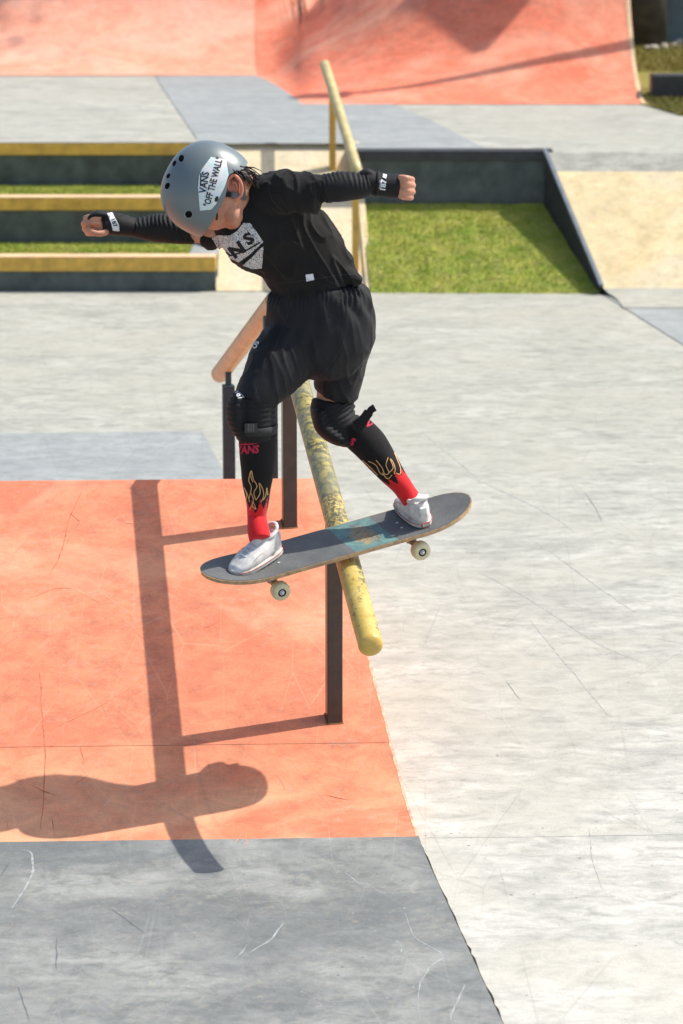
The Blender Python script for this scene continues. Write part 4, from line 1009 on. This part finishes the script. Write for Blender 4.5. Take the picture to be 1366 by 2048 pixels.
loft(e2_, [(385, 478, .13, 11, 16), (350, 474, .13, 14, 20), (318, 470, .135, 12, 20)], sub=4)
ep2 = fuse('elbow_pad', e2_, .0032, M['pad'], person, 3, rings_f(0, .0028, 9)); ep2['label'] = 'black pleated elbow pad on the leading arm'
g1_ = MB(); loft(g1_, [(730, 366, -.092, 21, 24), (750, 368, -.09, 24, 25), (775, 371, -.087, 23.5, 26), (797, 373, -.085, 25, 27)], sub=5, caps=(.25, .06))
loft(g1_, [(722, 349, -.09, 7, 14), (735, 345, -.09, 8, 14), (748, 350, -.09, 6, 14)], sub=3)
wg = fuse('wrist_guard', g1_, .003, M['pad'], person, 3, lambda p, n_: .0012*nz(p, 30)); wg['label'] = 'black wrist guard with white lettering on the arm stretched back'
wv = bvh(wg)
decal('lettering', [text2d('187', 767, 371, 10, -84, 1.05, 0, .04), text2d('KILLER', 761, 369, 5, -84, .8, 0, .02), poly2d([(766, 348), (774, 350), (772, 358), (765, 355)])], wv, M['white'], wg, .0016, 3)
strap_ = MB(); loft(strap_, [(752, 368, -.09, 25.5, 27), (758, 368.5, -.09, 25.5, 27)], sub=2, caps=(.05, .05)); strap_.build('guard_strap', M['pad'], wg, True)
g2_ = MB(); loft(g2_, [(266, 455, .128, 19, 22), (245, 450, .125, 22, 25), (222, 447, .122, 23, 25), (206, 446, .12, 23, 26)], sub=5, caps=(.25, .06))
loft(g2_, [(214, 430, .11, 8, 20), (196, 428, .105, 8, 22), (182, 432, .105, 6, 20), (177, 438, .105, 4, 16)], sub=4)
wg2 = fuse('wrist_guard', g2_, .003, M['pad'], person, 3, lambda p, n_: .0014*nz(p, 26)); wg2['label'] = 'black wrist guard with a white label on the leading arm'
wv2 = bvh(wg2)
decal('guard_label', [poly2d([(214, 427), (224, 425), (238, 450), (239, 462), (226, 461), (222, 446)])], wv2, M['white'], wg2, .0016, 4)
decal('label_lettering', [text2d('187', 228, 445, 8, 68, 1.0, 0, .03)], wv2, M['inkblack'], wg2, .0022, 3)
# ---- knee pads
k1 = MB(); loft(k1, [(513, 792, -.05, 43, 48), (511, 820, -.05, 42, 47), (510, 850, -.05, 41, 46), (513, 872, -.045, 38, 42)], sub=5, caps=(.1, .1))
loft(k1, [(480, 792, -.07, 17, 34), (474, 815, -.072, 21, 38), (475, 845, -.072, 20, 37), (485, 872, -.065, 13, 28)], sub=5, caps=(.5, .5))
kp = fuse('knee_pad', k1, .0036, M['pad'], person, 3, lambda p, n_: .0022*nz(p, 18)+.0012*math.sin(p.z*420)); kp['label'] = 'black knee pad with a buckled strap on the front leg'
kv = bvh(kp)
M['gloss'] = plain('semi_gloss_black_plastic', (.016, .016, .017), .3, .5, .1, 60)
kb = MB(); loft(kb, [(513, 848, -.05, 43, 48), (513, 864, -.05, 42, 47)], sub=2, caps=(.03, .03)); kb.build('knee_strap', M['strap'], kp, True)
M['strapdark'] = plain('dark_webbing', (.028, .03, .03), .7, .3, .2, 150); kp.children[-1].data.materials[0] = M['strapdark']
kb = MB(); pb_ = at(502, 856, -.125); kb.box(pb_, (13*q, .004, 10*q)); kb.build('strap_buckle', M['gloss'], kp, bevel=.0015)
for dx in (-5, 0, 5):
    kb = MB(); kb.box(at(502+dx, 856, -.1305), (1.3*q, .0015, 7*q)); kb.build('buckle_bar', M['strap'], kp)
kb = MB(); kb.box(at(548, 876, -.04), (5*q, .018, 5*q)); kb.build('strap_end', M['pad'], kp, bevel=.003)
decal('knee_print', [text2d('187', 478, 790, 11, 62, .8, 0, .03)], kv, M['white'], kp, .002, 3)
k2 = MB(); loft(k2, [(667, 802, .12, 43, 46), (666, 828, .115, 44, 46), (682, 852, .105, 40, 42), (706, 864, .095, 33, 36), (724, 868, .09, 28, 32)], sub=5, caps=(.1, .15))
loft(k2, [(640, 822, .09, 17, 34), (646, 852, .085, 18, 36), (672, 874, .08, 16, 34), (700, 885, .08, 10, 26)], sub=5, caps=(.5, .5))
kp2 = fuse('knee_pad', k2, .0036, M['pad'], person, 3, lambda p, n_: .002*nz(p, 18)+.0022*math.sin((p.z*.9-p.x*.45)/q/10*2*math.pi)*max(0, n_.x+.3)); kp2['label'] = 'black knee pad with a loose strap end on the back leg'
kb = MB(); strap(kb, [(708, 850, .03), (722, 842, .02), (735, 830, .015), (742, 820, .01), (750, 815, .01)], 15, .005); strap(kb, [(712, 862, .03), (728, 838, .02), (738, 824, .015)], 20, .005); kb.build('strap_end', M['pad'], kp2)
# ---- socks with flames
def sockobj(st, thr, label, kf):
    mb_ = MB(); prm = []; loft(mb_, st, n=72, sub=16, caps=(.1, .2), prm=prm)
    mb_.m = []
    for f in mb_.f:
        if len(f) > 4: mb_.m.append(1 if prm[f[0] % len(prm)][0] > .5 else 0); continue
        k = sum(prm[i][0] for i in f)/4; a = prm[f[0]][1]
        tri = abs(((a*kf/(2*math.pi)) % 1)-.5)*2; tri2 = abs(((a*kf*.5/(2*math.pi)+.3) % 1)-.5)*2
        mb_.m.append(1 if k > thr-.10*tri**1.6-.05*tri2 else 0)
    o = mb_.build('sock', [M['sock'], M['redsock']], person, True); o['label'] = label
    for v in o.data.vertices: pass
    # knitted ribs
    nr = [v.normal.copy() for v in o.data.vertices]
    for v, n_, pr in zip(o.data.vertices, nr, prm): v.co += n_*(.0006*math.sin(pr[1]*36)*(1 if pr[0] < .7 else .3)+.0012*nz(v.co, 25))
    return o
s1 = sockobj([(515, 868, -.045, 38, 40), (515, 900, -.042, 37, 39), (515, 935, -.04, 34, 37), (514, 970, -.035, 29, 32), (515, 1005, -.03, 22.5, 27), (514, 1035, -.03, 19.5, 25), (517, 1060, -.055, 22, 26), (520, 1078, -.07, 22, 26)], .64, 'black sock with red foot and flames on the front leg', 9)
s2 = sockobj([(704, 856, .098, 36, 38), (735, 884, .08, 35.5, 37), (762, 918, .07, 31, 33), (784, 948, .065, 25, 28), (804, 972, .065, 20.5, 25), (819, 994, .075, 20, 25), (829, 1012, .08, 21, 25)], .60, 'black sock with red foot and flames on the back leg', 9)
v1, v2 = bvh(s1), bvh(s2)
decal('sock_lettering', [text2d('VANS', 495, 900, 15, -4, .85, .15, .04), stroke2d([(478, 889), (500, 888), (521, 884)], 3)], v1, M['redprint'], s1, .0014, 3)
decal('sock_letter', [text2d('V', 737, 850, 12, 40, 1, 0, .04)], v2, M['redprint'], s2, .0014, 3); decal('sock_letter', [text2d('S', 705, 884, 14, 30, 1, 0, .05)], v2, M['redprint'], s2, .0014, 3)
fl = [[(490, 1012), (494, 990), (489, 975), (496, 990), (500, 1004)], [(498, 998), (503, 975), (498, 960), (503, 941), (507, 958), (514, 972), (508, 985), (512, 1000)], [(512, 1000), (520, 985), (518, 966), (524, 975), (527, 990), (522, 1004)],
      [(526, 1000), (531, 990), (533, 975), (535, 990)], [(500, 1020), (507, 1000), (502, 985)], [(505, 1012), (512, 1018), (507, 1004)], [(503, 941), (502, 952), (506, 964)]]
decal('flame_outline', [stroke2d(p, 1.35) for p in fl], v1, M['flame'], s1, .0013, 3)
fl2 = [[(737, 922), (752, 930), (760, 945), (768, 950)], [(752, 920), (764, 935), (770, 948), (778, 945), (772, 930), (776, 915)], [(778, 945), (786, 935), (780, 918), (786, 925), (790, 938), (788, 948)], [(788, 905), (795, 922), (800, 935), (800, 948), (792, 946)], [(765, 945), (775, 957), (784, 950)], [(725, 920), (742, 935), (756, 950)]]
decal('flame_outline', [stroke2d(p, 1.35) for p in fl2], v2, M['flame'], s2, .0013, 3)
# ---- shoes, built in their own frame: x to the toe, y across, z up
def shoe(pos, fwd, label):
    fwd = fwd.normalized(); n_ = Nn; f = (fwd-n_*fwd.dot(n_)).normalized(); s_ = n_.cross(f)
    Mx = Matrix(((f.x, s_.x, n_.x, pos.x), (f.y, s_.y, n_.y, pos.y), (f.z, s_.z, n_.z, pos.z), (0, 0, 0, 1)))
    e = empty('shoe'); e.parent = person; e['label'] = label; e.matrix_basis = Mx @ Matrix.Scale(.94, 4)
    bpy.context.view_layer.update()
    def hw(x): # sole half width
        k = (x+.1)/.205; return (.026+.012*math.sin(min(1, max(0, k))*math.pi*.9)+.006*k)*min(1, (max(0, 1-((k-.5)*2)**6))**.5+.02)
    m1 = MB(); xsn = [-.1+.205*(.5-.5*math.cos(math.pi*i/36)) for i in range(37)]
    def ringp(x, w, z0, z1, n=20, p=2.6):
        out = []
        for k in range(n):
            a = 2*math.pi*k/n; c_, s__ = math.cos(a), math.sin(a)
            out.append(Vector((x, w*math.copysign(abs(c_)**(2/p), c_), (z0+z1)/2+(z1-z0)/2*math.copysign(abs(s__)**(2/p), s__))))
        return out
    G = [ringp(x, max(hw(x), .002)+.0025, 0, .020+.004*max(0, (x-.06)/.04), p=4) for x in xsn]; closed(m1, G); m1.add(G[0], [list(range(20))]); m1.add(G[-1], [list(range(20))])
    so_ = m1.build('sole', M['sole'], e, True)
    m2 = MB()
    def top(x):
        pts = [(-.1, .045), (-.085, .078), (-.06, .084), (-.03, .080), (.0, .068), (.03, .058), (.06, .048), (.09, .036), (.105, .022)]
        for (a, za), (b_, zb_) in zip(pts, pts[1:]):
            if x <= b_: t = (x-a)/(b_-a); t = t*t*(3-2*t)*.4+t*.6; return za+(zb_-za)*t
        return .02
    G = [ringp(x, max(hw(x), .002)*(1.0 if x > -.02 else .96), .008, top(x), 24, 2.3) for x in xsn]; closed(m2, G); m2.add(G[0], [list(range(24))]); m2.add(G[-1], [list(range(24))])
    # padded collar
    ring_ = [Vector((-.055+.036*math.cos(a), .027*math.sin(a), .080-.010*math.cos(a)*1.0+.006*(math.cos(a) < -.5))) for a in [2*math.pi*k/24 for k in range(25)]]
    m2.tube(ring_, .0075, 10)
    m2.tube([Vector((-.05, 0, .03)), Vector((-.052, 0, .06)), Vector((-.055, 0, .082))], [.028, .029, .030], 20); m2.tube([Vector((-.005, 0, .062)), Vector((-.02, 0, .092))], [.016, .014], 12)   # tongue
    up_ = fuse('upper', m2, .0024, M['shoe'], e, 4)
    for i in range(5):
        x = -.012+i*.016; z = top(x)+.001; m3 = MB(); m3.tube([Vector((x, -.019, z-.006)), Vector((x+.004, 0, z+.003)), Vector((x, .019, z-.006))], .0022, 8); m3.build('lace', M['lace'], e, True)
    m3 = MB(); m3.tube([Vector((x, -(hw(x)+.0035), .016)) for x in xsn[3:34]], .0011, 6); m3.tube([Vector((x, (hw(x)+.0035), .016)) for x in xsn[3:34]], .0011, 6); m3.build('sole_stripe', M['redthin'], e, True)
    m3 = MB()
    for s2_ in (-1, 1):       # overlay panels: toe cap seam and side stripe
        m3.tube([Vector((x, s2_*hw(x)*(1-.35*((top(x)*.6-.02)/.05)**2)*.995, .022+.028*math.sin((x+.05)/.12*math.pi))) for x in [-.05+.12*k/14 for k in range(15)]], .0013, 6)
    m3.build('side_seam', M['sole'], e, True)
    m3 = MB(); m3.box((-.1015, 0, .012), (.002, .013, .007)); hl = m3.build('heel_label', M['redthin'], e, bevel=.001)
    m3 = MB(); m3.box((-.1032, 0, .012), (.001, .010, .0045)); m3.build('label_text', M['sole'], e)
    m3 = MB(); m3.box((-.094, 0, .052), (.006, .012, .016)); m3.build('heel_tab', M['shoe'], e, bevel=.003)
    return e
M['lace'] = plain('blue_shaded_laces', (.36, .42, .48), .7, .3, .2, 80)  # blue shade over the laces is put into their colour
M['redthin'] = plain('red_rubber_label', (.42, .05, .04), .5, .4, .1, 60)
shoe(board_pt(-.243, .012), Vector((-.70, -.70, -.1)), 'white laced skate shoe on the front foot near the left end of the board')
shoe(board_pt(.248, .03), Vector((-.30, .90, .1)), 'white skate shoe on the back foot with its heel to the viewer')
